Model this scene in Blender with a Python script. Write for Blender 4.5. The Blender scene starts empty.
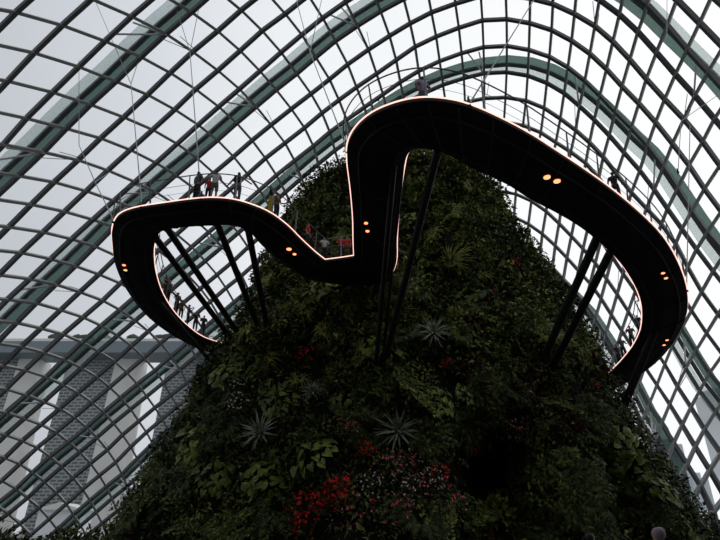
import bpy, bmesh, math, random
import numpy as np
from mathutils import Vector, Matrix
random.seed(7)
rng = np.random.default_rng(7)
scn = bpy.context.scene
C = bpy.context.collection
EYE = 1.6
F = 540.0
PITCH = math.radians(26)

# ---------------------------------------------------------------- camera
cd = bpy.data.cameras.new('camera'); cam = bpy.data.objects.new('camera', cd); C.objects.link(cam)
cam.location = (0, 0, EYE); cam.rotation_euler = (math.pi / 2 + PITCH, 0, 0)
cd.sensor_width = 36; cd.lens = 36 * F / 720; cd.clip_end = 5000; cd.clip_start = .1
scn.camera = cam

# ---------------------------------------------------------------- sky (bright overcast), exposure
SKY = 1.3
w = bpy.data.worlds.new('overcast_sky'); scn.world = w; w.use_nodes = True
nt = w.node_tree; nt.nodes.clear()
out = nt.nodes.new('ShaderNodeOutputWorld'); bg = nt.nodes.new('ShaderNodeBackground')
tc = nt.nodes.new('ShaderNodeTexCoord')
dotn = nt.nodes.new('ShaderNodeVectorMath'); dotn.operation = 'DOT_PRODUCT'
dotn.inputs[1].default_value = Vector((.62, .62, .48)).normalized()
rmp = nt.nodes.new('ShaderNodeValToRGB')
e = rmp.color_ramp.elements
e[0].position = -.2 + .2; e[0].color = (.34, .35, .38, 1)
e[1].position = 1.0; e[1].color = (.84, .84, .84, 1)
for pos, col in ((.34, (.46, .48, .51, 1)), (.52, (.56, .58, .62, 1)), (.72, (.73, .74, .76, 1))):
    q = e.new(pos); q.color = col
noi = nt.nodes.new('ShaderNodeTexNoise'); noi.inputs['Scale'].default_value = 2.2; noi.inputs['Detail'].default_value = 3
mth = nt.nodes.new('ShaderNodeMath'); mth.operation = 'MULTIPLY_ADD'; mth.inputs[1].default_value = .16; mth.inputs[2].default_value = -.08
addn = nt.nodes.new('ShaderNodeMath'); addn.operation = 'ADD'
nt.links.new(tc.outputs['Generated'], dotn.inputs[0]); nt.links.new(tc.outputs['Generated'], noi.inputs['Vector'])
nt.links.new(noi.outputs['Fac'], mth.inputs[0]); nt.links.new(dotn.outputs['Value'], addn.inputs[0]); nt.links.new(mth.outputs[0], addn.inputs[1])
nt.links.new(addn.outputs[0], rmp.inputs[0]); nt.links.new(rmp.outputs[0], bg.inputs[0])
bg.inputs[1].default_value = SKY
nt.links.new(bg.outputs[0], out.inputs[0])
scn.view_settings.view_transform = 'Standard'; scn.view_settings.look = 'None'
scn.view_settings.gamma = 1; scn.view_settings.use_curve_mapping = False
scn.view_settings.exposure = 0.0

# ---------------------------------------------------------------- helpers
def ray(px, py):
    X = (px - 360) / F; Y = (270 - py) / F
    c, s = math.cos(PITCH), math.sin(PITCH)
    return Vector((X, c - Y * s, s + Y * c))
def at_h(px, py, h):                      # point of the level plane h above the eye
    r = ray(px, py); r *= h / r.z; return Vector((r.x, r.y, r.z + EYE))
def at_y(px, py, Y):
    r = ray(px, py); r *= Y / r.y; return Vector((r.x, r.y, r.z + EYE))

def mat(name, col, rough=.6, metal=0, emit=None, es=1, spec=.5, noise=0, nscale=3.0, coat=0):
    m = bpy.data.materials.new(name); m.use_nodes = True
    b = m.node_tree.nodes['Principled BSDF']
    b.inputs['Base Color'].default_value = (*col, 1); b.inputs['Roughness'].default_value = rough
    b.inputs['Metallic'].default_value = metal; b.inputs['Specular IOR Level'].default_value = spec
    if emit: b.inputs['Emission Color'].default_value = (*emit, 1); b.inputs['Emission Strength'].default_value = es
    if noise:
        t = m.node_tree; tcn = t.nodes.new('ShaderNodeTexCoord'); n = t.nodes.new('ShaderNodeTexNoise'); n.inputs['Scale'].default_value = nscale; n.inputs['Detail'].default_value = 4
        r = t.nodes.new('ShaderNodeValToRGB')
        r.color_ramp.elements[0].color = (*[max(0, c * (1 - noise)) for c in col], 1); r.color_ramp.elements[1].color = (*[min(1, c * (1 + noise)) for c in col], 1)
        r.color_ramp.elements[0].position = .3; r.color_ramp.elements[1].position = .7
        t.links.new(tcn.outputs['Object'], n.inputs['Vector']); t.links.new(n.outputs['Fac'], r.inputs[0]); t.links.new(r.outputs[0], b.inputs['Base Color'])
    return m
def leafmat(name, cols, rough=.55, spec=.18):
    m = bpy.data.materials.new(name); m.use_nodes = True; t = m.node_tree; b = t.nodes['Principled BSDF']
    a = t.nodes.new('ShaderNodeAttribute'); a.attribute_name = 'tint'
    oi = t.nodes.new('ShaderNodeObjectInfo'); ad = t.nodes.new('ShaderNodeMath'); ad.operation = 'MULTIPLY_ADD'; ad.inputs[1].default_value = .3; 
    r = t.nodes.new('ShaderNodeValToRGB'); r.color_ramp.elements[0].color = (*cols[0], 1); r.color_ramp.elements[1].color = (*cols[-1], 1)
    for i, c in enumerate(cols[1:-1]):
        q = r.color_ramp.elements.new((i + 1) / (len(cols) - 1)); q.color = (*c, 1)
    t.links.new(oi.outputs['Random'], ad.inputs[0]); t.links.new(a.outputs['Fac'], ad.inputs[2])
    t.links.new(ad.outputs[0], r.inputs[0]); t.links.new(r.outputs[0], b.inputs['Base Color'])
    b.inputs['Roughness'].default_value = rough; b.inputs['Specular IOR Level'].default_value = spec
    return m

def mesh_obj(name, verts, faces, m, parent=None, smooth=False, tint=None):
    me = bpy.data.meshes.new(name)
    if isinstance(verts, np.ndarray): verts = verts.tolist()
    if isinstance(faces, np.ndarray): faces = faces.tolist()
    me.from_pydata([tuple(v) for v in verts], [], faces); me.materials.append(m)
    if smooth: me.polygons.foreach_set('use_smooth', [True] * len(me.polygons))
    if tint is not None:
        at = me.attributes.new('tint', 'FLOAT', 'FACE'); at.data.foreach_set('value', np.asarray(tint, dtype=np.float32))
    me.update()
    o = bpy.data.objects.new(name, me); C.objects.link(o)
    if parent: o.parent = parent
    return o
def empty(name, loc=(0, 0, 0), rz=0):
    o = bpy.data.objects.new(name, None); C.objects.link(o); o.location = loc; o.rotation_euler = (0, 0, rz); o.empty_display_size = .2; return o
def tag(o, label=None, cat=None, group=None, kind=None):
    if label: o['label'] = label
    if cat: o['category'] = cat
    if group: o['group'] = group
    if kind: o['kind'] = kind
    return o
class MB:
    def __init__(s): s.v = []; s.f = []
    def box(s, x0, x1, y0, y1, z0, z1):
        n = len(s.v); s.v += [(x, y, z) for z in (z0, z1) for y in (y0, y1) for x in (x0, x1)]
        s.f += [tuple(n + i for i in q) for q in ((0, 2, 3, 1), (4, 5, 7, 6), (0, 1, 5, 4), (2, 6, 7, 3), (0, 4, 6, 2), (1, 3, 7, 5))]
    def tube(s, pts, r, seg=6, r2=None):
        pts = [Vector(p) for p in pts]; n0 = len(s.v); k = len(pts); prev = None
        for i, p in enumerate(pts):
            d = (pts[min(i + 1, k - 1)] - pts[max(i - 1, 0)]); d = d.normalized() if d.length > 1e-9 else Vector((0, 0, 1))
            if prev is None: a = d.cross(Vector((0, 0, 1))); a = a.normalized() if a.length > 1e-3 else Vector((1, 0, 0))
            else: a = (prev - d * prev.dot(d)).normalized()
            prev = a; b = d.cross(a); rr = r if r2 is None else r + (r2 - r) * i / (k - 1)
            for j in range(seg):
                t = 2 * math.pi * j / seg; s.v.append(tuple(p + a * (math.cos(t) * rr) + b * (math.sin(t) * rr)))
        for i in range(k - 1):
            for j in range(seg): s.f.append((n0 + i * seg + j, n0 + i * seg + (j + 1) % seg, n0 + (i + 1) * seg + (j + 1) % seg, n0 + (i + 1) * seg + j))
        s.f.append(tuple(n0 + j for j in range(seg))[::-1]); s.f.append(tuple(n0 + (k - 1) * seg + j for j in range(seg)))
    def bar(s, pts, nrm, w_, h0, h1, side=None):   # rectangular section swept along pts; offset along the normal from h0 to h1
        k = len(pts); n0 = len(s.v)
        for i in range(k):
            d = (pts[min(i + 1, k - 1)] - pts[max(i - 1, 0)]).normalized(); n = nrm[i]; a = d.cross(n).normalized()
            so = side if side is not None else 0
            for sa, hh in ((-1, h0), (1, h0), (1, h1), (-1, h1)): s.v.append(tuple(pts[i] + a * (sa * w_ / 2 + so) + n * hh))
        for i in range(k - 1):
            for j in range(4): s.f.append((n0 + i * 4 + j, n0 + i * 4 + (j + 1) % 4, n0 + (i + 1) * 4 + (j + 1) % 4, n0 + (i + 1) * 4 + j))
        s.f.append((n0 + 3, n0 + 2, n0 + 1, n0)); m = n0 + (k - 1) * 4; s.f.append((m, m + 1, m + 2, m + 3))
    def build(s, name, m, parent=None, smooth=False): return mesh_obj(name, s.v, s.f, m, parent, smooth)

# ---------------------------------------------------------------- materials
M_steel = mat('painted_grey_steel', (.10, .103, .11), .5, 0, noise=.06, nscale=.5)
M_purlin = mat('light_grey_steel', (.34, .35, .34), .5, 0, noise=.05, nscale=.5)
M_ribdark = mat('rib_shaded_steel', (.10, .115, .12), .5)  # web and flange: shade of the white steel rib put into colour
M_ribgreen = mat('rib_shaded_green', (.20, .29, .27), .5)
M_ribpale = mat('pale_shade_fabric', (.62, .68, .66), .8)
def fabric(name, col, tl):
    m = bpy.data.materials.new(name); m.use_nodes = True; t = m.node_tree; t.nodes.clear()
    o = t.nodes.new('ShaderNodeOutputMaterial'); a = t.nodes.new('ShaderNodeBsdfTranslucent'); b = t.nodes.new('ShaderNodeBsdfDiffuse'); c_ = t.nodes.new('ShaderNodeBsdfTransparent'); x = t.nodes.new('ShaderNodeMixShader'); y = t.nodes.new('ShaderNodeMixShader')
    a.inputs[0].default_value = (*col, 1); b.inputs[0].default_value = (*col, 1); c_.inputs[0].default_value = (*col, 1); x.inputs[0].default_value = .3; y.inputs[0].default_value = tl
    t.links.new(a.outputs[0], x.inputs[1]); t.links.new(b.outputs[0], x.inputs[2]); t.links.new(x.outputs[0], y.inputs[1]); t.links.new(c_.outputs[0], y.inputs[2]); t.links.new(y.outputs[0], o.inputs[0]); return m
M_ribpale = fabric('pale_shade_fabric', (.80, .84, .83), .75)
M_ribgreen = fabric('rib_green_shade', (.37, .46, .43), .6)  # flange tone holds the shaded side of the white rib
M_white = mat('white_steel', (.9, .9, .9), .4)
M_cable = mat('steel_cable', (.25, .26, .27), .4, .6)
M_deck = mat('black_deck_cladding', (.018, .017, .018), .75, 0, spec=.2, noise=.2, nscale=1.5)
M_seam = mat('deck_seam', (.022, .022, .022), .8)
M_strut = mat('strut_black_paint', (.015, .016, .016), .5, spec=.3)
M_rail = mat('brushed_rail_steel', (.18, .185, .19), .4, .5)
M_led = mat('led_strip', (1, .5, .4), .5, emit=(1, .58, .50), es=1.6)
M_lamp = mat('amber_lamp', (1, .5, .3), .5, emit=(1, .25, .10), es=2.8)
M_lampb = mat('lamp_ring', (.05, .05, .05), .5)
M_rock = mat('dark_soil_and_rock', (.012, .013, .009), .95, spec=.1, noise=.5, nscale=.8)
M_floor = mat('dark_paving', (.06, .06, .058), .8, noise=.2, nscale=.6)
def glassmat():
    m = bpy.data.materials.new('clear_glazing'); m.use_nodes = True; t = m.node_tree; t.nodes.clear()
    o = t.nodes.new('ShaderNodeOutputMaterial'); tr = t.nodes.new('ShaderNodeBsdfTransparent'); gl = t.nodes.new('ShaderNodeBsdfGlossy'); mx = t.nodes.new('ShaderNodeMixShader')
    tr.inputs[0].default_value = (.95, .965, .97, 1); gl.inputs['Roughness'].default_value = .08; mx.inputs[0].default_value = .03
    t.links.new(tr.outputs[0], mx.inputs[1]); t.links.new(gl.outputs[0], mx.inputs[2]); t.links.new(mx.outputs[0], o.inputs[0]); return m
M_glass = glassmat()

# ---------------------------------------------------------------- the glasshouse shell: lattice of node points (arch index u = -4..26, purlin index v = -33..25)
# second differences of the node coordinates, in units of 5 cm
DATA = [
1124,510,-316,-41,-27,82,-43,-27,84,-44,-27,85,-46,-27,86,-47,-26,84,-49,-25,83,-50,-23,80,-51,-21,77,-52,-18,73,-54,-16,69,-55,-14,65,-56,-11,60,-58,
-9,55,-59,-6,50,-60,-4,45,-62,-2,39,-62,1,35,-64,3,29,-64,4,23,-65,7,18,-65,9,12,-65,11,7,-65,13,2,-65,15,-4,-64,16,-8,-63,17,-15,-62,19,-19,-60,20,
-24,-59,20,-30,-58,20,-34,-54,20,-38,-52,20,-43,-49,20,-46,-46,19,-49,-42,19,-51,-38,18,-54,-35,18,-54,-32,18,-56,-29,17,-56,-28,18,-56,-25,17,-56,
-25,18,-55,-23,18,-54,-22,18,-53,-21,18,-51,-21,18,-49,-19,17,-46,-19,16,-43,-17,16,-40,-17,14,-36,-16,14,-31,-15,13,-26,-15,12,-21,-14,12,-15,-15,11,
-9,-15,12,-1,-15,12,6,-16,12,15,7,41,55,3,2,-3,4,1,-2,2,0,-2,3,1,-3,2,1,-1,3,1,-2,2,0,-1,3,1,-2,2,-1,-1,2,0,-1,3,1,-1,2,-1,-1,3,0,0,2,-1,0,2,-1,0,2,
-1,1,2,-2,0,2,-3,0,1,-1,1,1,-2,1,2,-1,1,1,-2,0,1,-1,0,2,-2,1,1,0,0,0,-1,2,1,0,0,0,-1,1,0,-1,2,1,0,0,-1,0,1,-1,0,1,0,-1,0,0,-1,0,-1,-1,0,-1,0,2,0,-2,0,
-1,-1,2,0,-2,1,0,-2,1,-2,-1,1,0,-1,1,-1,-2,0,-2,0,1,-2,-1,0,-1,-1,1,-2,-1,0,-1,0,-1,-2,0,1,-2,0,0,-1,0,-1,-3,0,-1,-2,0,0,-3,0,-1,-1,1,0,-3,0,-1,-2,1,
0,-3,1,-1,3,41,50,3,1,-3,2,1,-3,4,2,-2,2,1,-1,3,0,-2,2,1,-2,3,1,-2,1,0,0,3,1,-2,3,1,0,2,-1,-2,3,1,0,2,0,0,3,-1,-1,2,-1,1,2,-2,0,1,-1,0,2,-1,1,1,-2,0,
2,-2,0,1,-2,1,1,-1,1,2,-1,1,1,-1,0,1,-1,1,1,0,0,1,-1,2,0,0,0,1,0,1,0,0,1,-1,0,0,0,-1,1,-1,0,0,-1,0,1,0,-1,1,0,-2,0,-1,0,2,0,-2,0,-1,-1,2,-1,-2,1,0,-2,
1,-1,-2,1,-2,0,1,-1,-2,0,-1,0,1,-1,-1,-1,-2,0,0,-1,0,1,-2,-1,-1,-2,1,0,-3,-1,0,-1,0,0,-2,1,-1,-2,0,0,-4,0,-1,-1,1,-1,-3,0,-1,-3,0,-1,-2,38,46,4,3,-3,
3,2,-2,2,1,-2,3,1,-3,2,2,-2,2,0,-1,3,1,-1,2,1,-2,2,1,-1,3,0,-2,2,1,0,3,0,-1,3,0,-1,2,0,1,2,0,-1,3,-1,1,1,-3,0,2,-1,1,2,-2,1,1,-1,0,1,-1,0,2,-1,0,1,-2,
1,1,0,1,1,-1,0,1,0,1,1,0,1,1,-1,1,0,1,0,0,0,2,0,-1,0,0,0,0,-1,0,2,-1,-1,0,-1,0,0,-1,0,1,0,-1,1,0,-2,2,-1,-1,0,0,-2,2,-1,-2,1,-1,-1,1,-1,-2,1,-1,0,0,
-1,-2,0,-2,0,1,-1,0,0,-2,0,0,-2,0,0,-1,-1,0,-2,1,0,-3,0,-1,-2,0,0,-2,0,-1,-2,0,0,-3,0,-1,-2,1,-1,-2,1,-1,-6,37,40,3,2,-2,3,2,-2,2,2,-3,3,2,-1,3,1,-2,
3,2,-1,1,1,-2,3,1,-2,2,1,-1,2,1,-1,3,1,-1,2,1,-1,3,0,0,3,0,-1,3,-1,1,1,-1,0,2,-1,1,1,-3,0,2,-1,0,2,-1,1,1,-2,0,2,-1,1,1,0,0,1,-1,1,1,0,0,2,0,1,0,-1,0,
0,1,1,1,0,2,1,0,0,0,1,1,-1,0,1,0,-1,0,-1,0,1,-1,0,0,0,0,1,-1,-1,0,0,0,2,-1,-3,2,-1,-2,1,-1,-2,2,-1,-1,0,-1,-1,1,-1,-2,1,-2,0,1,-1,-1,0,-1,0,0,-2,-1,0,
-1,-1,-1,-2,1,0,-2,-1,-1,-2,1,0,-2,0,0,-3,0,-1,-2,1,-1,-2,0,0,-3,0,-1,-2,0,0,-10,35,37,3,2,-3,2,2,-3,4,2,-1,2,2,-3,2,2,-1,3,1,-2,2,2,-2,3,2,-1,2,1,-1,
2,1,-1,2,2,-1,2,1,-1,3,1,-1,3,0,1,2,-1,0,3,-2,1,2,-2,0,1,0,0,2,-2,1,1,-1,0,2,-1,0,1,-1,1,2,0,0,1,-1,0,1,0,1,1,0,0,1,0,0,1,0,1,0,0,0,1,1,1,1,1,0,1,1,1,
-2,-1,1,0,0,1,-1,0,2,-1,0,0,-1,-1,1,0,1,1,-2,-1,1,-3,-3,2,0,-2,1,-2,-2,2,0,-2,0,-1,-1,2,0,-1,-1,-1,0,1,-1,-2,0,-1,0,0,-2,1,0,-2,-1,-1,-2,0,1,-2,0,-1,
-2,0,-1,-2,0,0,-2,0,-1,-3,0,-1,-2,0,0,-2,2,-2,-14,32,31,3,3,-2,4,3,-2,2,2,-3,3,2,-1,2,2,-2,2,2,-1,3,2,-1,1,1,-2,2,2,-1,2,3,-2,2,0,-1,3,2,0,2,1,0,3,0,
-1,3,-1,1,1,-2,0,3,-1,1,2,-2,0,2,0,0,2,-2,0,2,0,1,1,0,0,1,-1,0,1,0,0,2,-1,0,0,0,1,1,1,0,1,1,0,1,0,0,-1,1,-1,2,1,1,1,0,2,2,1,2,1,1,2,0,0,1,-3,-1,2,-4,
0,0,-2,-1,0,-2,1,1,-2,-1,1,-3,-1,3,0,-4,1,1,-2,2,0,-2,0,-1,-2,1,-1,-1,0,-1,0,0,-1,-1,0,-2,-1,0,-1,0,0,-2,1,-2,-1,-1,1,-3,0,-1,-2,1,0,-3,0,-1,-2,1,-1,
-2,0,-1,-3,-1,-1,-17,29,28,2,3,-3,3,2,-3,3,4,-1,3,2,-2,3,3,-1,2,3,-3,1,2,-1,3,2,0,2,2,-2,2,2,-1,2,3,-1,2,0,-1,2,1,0,1,-1,1,2,-2,0,4,0,0,3,-1,0,2,-1,0,
2,-1,0,2,0,1,1,-1,0,2,-1,-1,1,0,1,2,0,0,1,0,0,1,0,0,0,0,0,1,0,0,0,2,-1,2,-1,1,2,0,2,2,1,0,1,0,2,0,0,1,-1,1,1,-2,-1,2,0,0,2,-3,-1,2,-3,-1,1,-2,1,1,-1,
0,0,-2,0,1,-3,-2,2,0,-2,1,0,-2,1,0,-2,0,-1,-1,0,-1,0,0,-1,0,0,-2,0,-1,-1,0,0,-3,0,-1,-2,0,0,-3,0,-1,-1,0,0,-3,0,-1,-2,0,-1,-2,0,-1,-22,26,22,4,3,-2,4,
4,-2,3,2,-2,2,3,-1,2,3,-2,2,3,-1,3,3,-2,1,3,-2,2,3,0,2,1,-1,3,4,-1,2,2,0,3,-1,0,2,-2,0,3,-1,-1,1,-1,0,1,-1,0,4,-1,1,1,0,0,2,-1,0,2,0,0,2,0,1,1,0,0,1,
0,0,1,0,0,1,1,0,1,0,0,1,0,-1,1,1,-1,0,0,1,1,-2,2,1,0,1,-1,0,0,2,0,3,2,-1,3,0,1,0,-1,-1,4,-2,-1,1,-2,0,1,0,1,0,-2,1,1,-2,0,3,-3,-1,1,-4,-1,0,-1,-1,1,1,
-2,0,-1,-1,0,-1,0,-1,0,0,0,-2,0,0,-2,-1,-1,-2,1,-1,-3,0,-1,-2,0,0,-3,0,-1,-1,-1,-1,-3,0,-1,-1,1,0,-24,22,18,3,4,-3,3,3,-1,3,3,-2,2,4,-2,3,3,-2,2,4,-1,
2,3,-1,2,4,-1,2,3,-2,2,4,-1,3,4,-1,3,0,0,2,-1,0,3,-1,0,2,-2,1,5,-2,0,2,0,0,-1,1,0,2,-2,1,2,0,0,1,0,0,1,0,0,2,0,0,1,0,0,0,0,1,1,0,-1,1,1,0,-1,1,-1,1,
-1,1,4,1,0,0,-2,1,1,0,0,3,1,1,-1,-2,2,1,0,2,1,-1,3,-1,0,0,-3,0,1,1,1,2,-1,0,2,-2,0,2,-2,-1,1,-2,1,0,-3,-2,2,-3,-1,2,-2,0,1,0,-1,0,-1,-1,-1,-1,0,-1,-1,
0,-1,-2,1,0,-3,-1,-1,-1,0,-1,-3,0,-1,-2,0,-1,-2,1,0,-2,0,-2,-2,0,-1,-28,19,13,4,3,-2,3,4,-2,3,4,-2,3,3,-2,3,4,-1,2,4,-1,2,5,-2,2,5,-2,2,6,-1,3,5,-2,1,
-1,1,2,-1,0,3,-1,0,2,0,-1,3,-2,1,3,-1,0,3,0,0,5,-1,1,0,1,0,-1,0,1,2,0,1,0,0,0,1,-1,0,0,1,1,1,1,-1,0,0,0,-1,0,-1,1,0,0,3,-1,1,3,-1,1,3,2,-2,0,0,1,2,-1,
2,1,0,1,-1,-2,2,0,0,1,0,0,1,0,0,2,-1,-1,2,-2,0,2,-2,-1,0,-1,1,0,-1,0,3,-2,-1,2,-1,0,3,-3,0,1,-4,-1,0,0,-1,0,-1,0,-2,-1,1,-1,-2,0,-1,-2,0,0,-4,0,-1,-1,
0,-2,-2,0,-1,-2,0,-1,-1,0,-1,-2,0,-1,-31,14,9,4,5,-3,3,3,-2,3,4,-2,3,5,-1,2,4,-1,3,4,-2,1,6,-1,2,5,-2,3,5,-3,3,4,-1,3,-2,0,3,0,1,1,-1,0,2,2,0,1,2,0,1,
0,2,5,-2,0,4,-1,0,3,-2,1,2,-1,2,-1,1,0,0,1,0,0,1,1,-2,0,0,-2,1,0,4,1,-2,4,0,0,2,0,0,0,0,0,1,0,-1,2,0,1,0,-4,2,-1,0,1,1,-1,1,1,0,1,-1,-1,1,-2,-1,3,1,
-2,2,-1,-1,3,-3,-1,0,1,3,0,0,1,-1,0,0,2,1,2,3,-2,0,0,-3,-2,2,-2,-1,3,-3,0,1,-3,0,-1,0,0,-2,-2,1,-1,-2,1,-2,-2,0,-1,-3,0,-1,-2,0,-1,-1,-1,-2,-2,1,0,-1,
0,-2,-34,11,3,3,4,-2,4,5,-2,3,4,-1,4,3,-2,2,5,-1,2,6,-2,2,6,-3,2,5,-2,2,7,-3,2,0,0,6,-1,0,4,-2,0,1,2,1,0,2,0,1,3,0,3,1,-1,2,-1,3,2,-2,2,3,0,1,3,-1,2,
2,-3,2,-1,-3,5,-3,0,0,0,6,-4,2,2,-2,2,1,-1,4,1,-1,3,0,0,1,0,-1,2,-1,1,0,-2,2,0,0,1,-2,-1,0,-1,0,1,0,-1,0,0,0,2,1,-2,2,0,1,1,0,0,1,0,0,2,0,0,-1,0,0,3,
-2,0,0,-1,0,0,-2,-1,1,-2,-1,3,-1,1,3,-3,-1,1,-2,-2,2,-3,0,-1,-1,2,-2,-3,0,-1,-3,1,-2,-1,0,-2,-2,0,-1,-1,1,-1,-1,-1,-2,-1,0,-1,-38,7,-1,5,4,-3,3,4,-2,
4,5,-2,2,5,-1,3,4,-2,2,6,-2,2,9,-3,2,7,-4,2,1,-1,3,0,0,2,1,-1,3,1,1,4,1,0,3,-2,3,3,2,-1,0,5,0,2,1,0,2,0,1,3,-1,3,2,-1,2,0,-1,3,1,0,1,0,1,1,2,0,-1,1,1,
-1,-1,0,1,2,2,-3,2,1,-1,0,-1,1,0,-3,2,2,-1,2,4,1,0,0,-1,0,-3,0,-1,0,1,0,3,-1,1,2,1,2,0,-1,2,2,1,1,2,1,0,-5,-3,5,-2,-1,1,1,1,0,-3,-1,1,-3,-1,1,-2,1,-1,
-1,-1,1,-2,-1,2,-4,-1,1,-2,-1,2,-1,0,0,-2,1,-2,-4,2,-2,-2,0,-2,0,0,-2,-1,0,-1,-1,0,-1,-1,0,-1,-41,3,-6,4,5,-3,4,4,-3,3,5,-1,4,5,-2,2,6,-1,2,4,-2,0,9,
-5,3,3,-2,4,-1,2,4,1,-2,3,3,-1,3,2,0,4,0,0,2,2,2,1,3,0,1,2,0,1,3,1,3,2,1,2,0,2,2,0,1,2,1,1,1,1,1,0,1,0,2,-1,2,0,0,1,-2,0,-1,0,-2,3,4,-2,1,2,0,0,-2,1,
0,-1,-1,0,1,-1,0,0,1,1,2,-1,0,1,-1,1,1,0,1,0,-1,1,1,0,2,-1,0,0,1,0,1,1,1,0,-2,0,1,-3,-2,1,0,0,1,-1,1,0,1,0,1,-1,1,-1,-3,-1,0,-2,-2,3,-2,-1,2,-2,0,1,
-2,1,0,-4,1,-4,-1,0,0,-1,1,-2,-1,-1,-1,-1,1,-2,-1,0,-1,-44,-2,-10,3,5,-4,5,6,-3,3,4,-2,3,6,-2,1,8,-3,1,10,-4,5,-1,-2,4,0,0,5,-2,3,3,0,3,2,3,-1,0,5,-3,
3,5,-3,4,4,-2,1,1,2,3,0,3,1,3,2,1,3,0,3,1,1,2,2,1,2,0,2,1,2,0,1,1,1,2,-1,1,1,-1,2,0,0,1,-1,-1,2,0,-2,1,1,0,1,-2,-1,1,-3,1,-1,-2,0,0,4,-1,-1,4,1,1,1,
-1,1,1,-1,2,3,1,0,0,1,-1,-1,-1,0,-2,0,2,1,-1,0,-2,0,0,0,0,2,0,0,1,-1,-1,0,0,0,1,-3,-1,0,0,0,1,-1,1,1,-2,-1,2,0,-1,-1,-1,1,0,-3,-2,1,-2,2,-2,-2,0,-2,
-1,1,-2,-1,-1,0,-2,0,-2,-48,-7,-15,4,6,-3,3,5,-3,5,6,-3,2,5,-2,2,6,-2,1,5,-3,5,1,-2,5,1,0,4,2,-2,5,-2,5,5,-3,6,2,4,0,-2,8,-4,0,7,-5,3,2,3,3,1,2,3,3,
-1,2,3,-1,1,5,0,2,0,2,2,2,2,0,1,0,2,2,1,1,0,2,4,-1,1,3,-2,3,-2,-1,2,-4,0,2,-1,-1,1,0,1,-1,1,1,-2,0,0,0,1,-1,2,1,0,0,0,0,1,1,-1,2,0,0,0,1,1,-2,1,0,2,0,
-1,0,-2,0,1,0,-2,2,-1,0,0,0,1,0,3,1,1,-3,-1,0,-2,-1,1,0,-1,2,0,0,0,-2,0,0,-1,0,0,1,0,-1,-1,0,0,-2,0,-2,-2,0,-1,-2,0,-1,-2,0,-2,-1,0,0,-52,-11,-17,4,6,
-5,4,6,-4,3,4,-3,3,5,-1,0,7,-2,4,2,-3,5,0,0,6,0,0,3,2,0,2,6,-5,3,2,3,3,2,0,3,2,2,3,3,0,2,4,0,3,2,1,2,1,3,-1,6,1,1,5,-2,3,3,0,0,2,1,3,2,2,2,0,0,2,0,2,
1,0,1,0,0,3,0,0,0,0,0,2,0,0,0,2,-1,1,0,0,1,0,-1,1,1,1,0,-1,-1,1,0,0,0,-1,0,0,1,0,0,0,-1,2,-1,-1,1,1,1,0,1,0,0,1,1,1,-1,-1,0,-1,0,-1,-2,-1,0,0,0,1,1,
-1,1,-1,1,1,0,-1,1,-2,-1,0,-1,-1,1,1,0,-2,2,2,-2,-3,-1,-1,-1,0,0,-2,-1,-1,-2,0,0,-2,0,-1,-55,-16,-20,3,6,-4,3,6,-5,2,6,-3,2,5,1,5,1,-3,5,0,-2,3,1,0,5,
2,0,3,3,-1,2,5,-4,-1,12,-11,3,4,1,4,0,4,6,-1,6,6,1,1,1,5,0,0,5,0,1,1,4,0,2,3,-1,6,-1,3,4,-2,4,3,-1,5,-1,2,1,0,3,0,0,4,2,0,0,1,0,2,1,0,0,1,-1,3,-1,1,0,
1,-1,2,0,0,0,-1,0,1,0,1,1,-1,0,1,-1,1,-2,-1,0,0,-1,-2,2,2,0,0,-1,0,0,0,0,0,1,0,-1,1,1,0,0,-1,0,-3,-2,2,0,-1,2,0,0,0,0,0,-1,-1,0,0,0,-2,1,-1,-1,-1,2,1,
0,0,0,-2,1,0,0,-2,-1,0,-2,0,0,-2,0,-1,-2,-1,0,-59,-23,-19,4,7,-6,2,6,-5,4,4,-4,3,3,2,5,0,-2,6,0,1,5,2,-2,1,3,-1,3,4,0,3,4,-2,1,6,-5,3,4,-1,2,5,-1,3,5,
-2,3,5,-2,2,6,-1,4,5,-2,4,2,2,4,0,5,1,0,6,0,2,3,2,3,0,2,3,0,2,1,2,1,1,1,2,0,1,1,0,2,1,0,1,0,0,1,1,-1,2,-1,0,1,0,1,2,0,0,1,-1,0,1,0,0,0,-1,1,1,-1,0,0,
-1,1,-1,-1,1,-1,1,-1,1,0,-1,2,0,0,-3,-1,0,0,-2,-2,2,1,1,-1,0,-1,1,-1,-1,1,0,-1,0,1,0,0,1,0,-1,-1,-1,1,-2,-2,-1,2,0,0,0,0,-1,0,0,0,-1,0,-1,-2,-1,0,-2,
0,0,-61,-31,-19,3,8,-3,3,5,-3,2,4,-2,6,0,-3,6,1,-1,4,2,-3,5,1,0,2,5,-4,3,4,-3,2,5,-2,2,4,-1,2,5,-2,4,4,-1,2,5,-3,2,6,-1,2,5,0,3,4,1,3,3,1,3,3,2,2,3,2,
3,2,3,2,1,2,3,4,0,2,1,2,3,1,1,0,0,2,2,0,1,0,0,2,1,0,1,0,1,1,0,0,1,0,0,2,-1,0,2,0,0,0,-1,1,2,0,1,1,-2,1,1,0,0,0,-1,1,1,-1,-1,0,-1,0,-2,-1,1,-1,-1,-2,
-1,-1,0,1,1,-1,3,-1,0,-3,1,-1,0,3,1,-2,0,-2,1,0,0,0,1,-1,0,-1,-2,2,0,-2,-2,0,0,0,0,0,-1,-2,-1,0,-1,0,1,-3,-1,-1,-63,-39,-17,3,7,-3,4,6,-1,5,3,-1,6,0,
-2,4,1,-6,4,2,-3,2,4,-3,3,3,-3,1,6,-7,2,5,-2,4,2,4,2,5,-2,3,5,-3,3,4,2,2,5,-1,3,6,-3,2,4,1,3,5,0,1,5,1,3,4,0,4,3,1,4,2,2,4,1,2,3,2,2,1,0,1,2,1,2,0,0,
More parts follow.
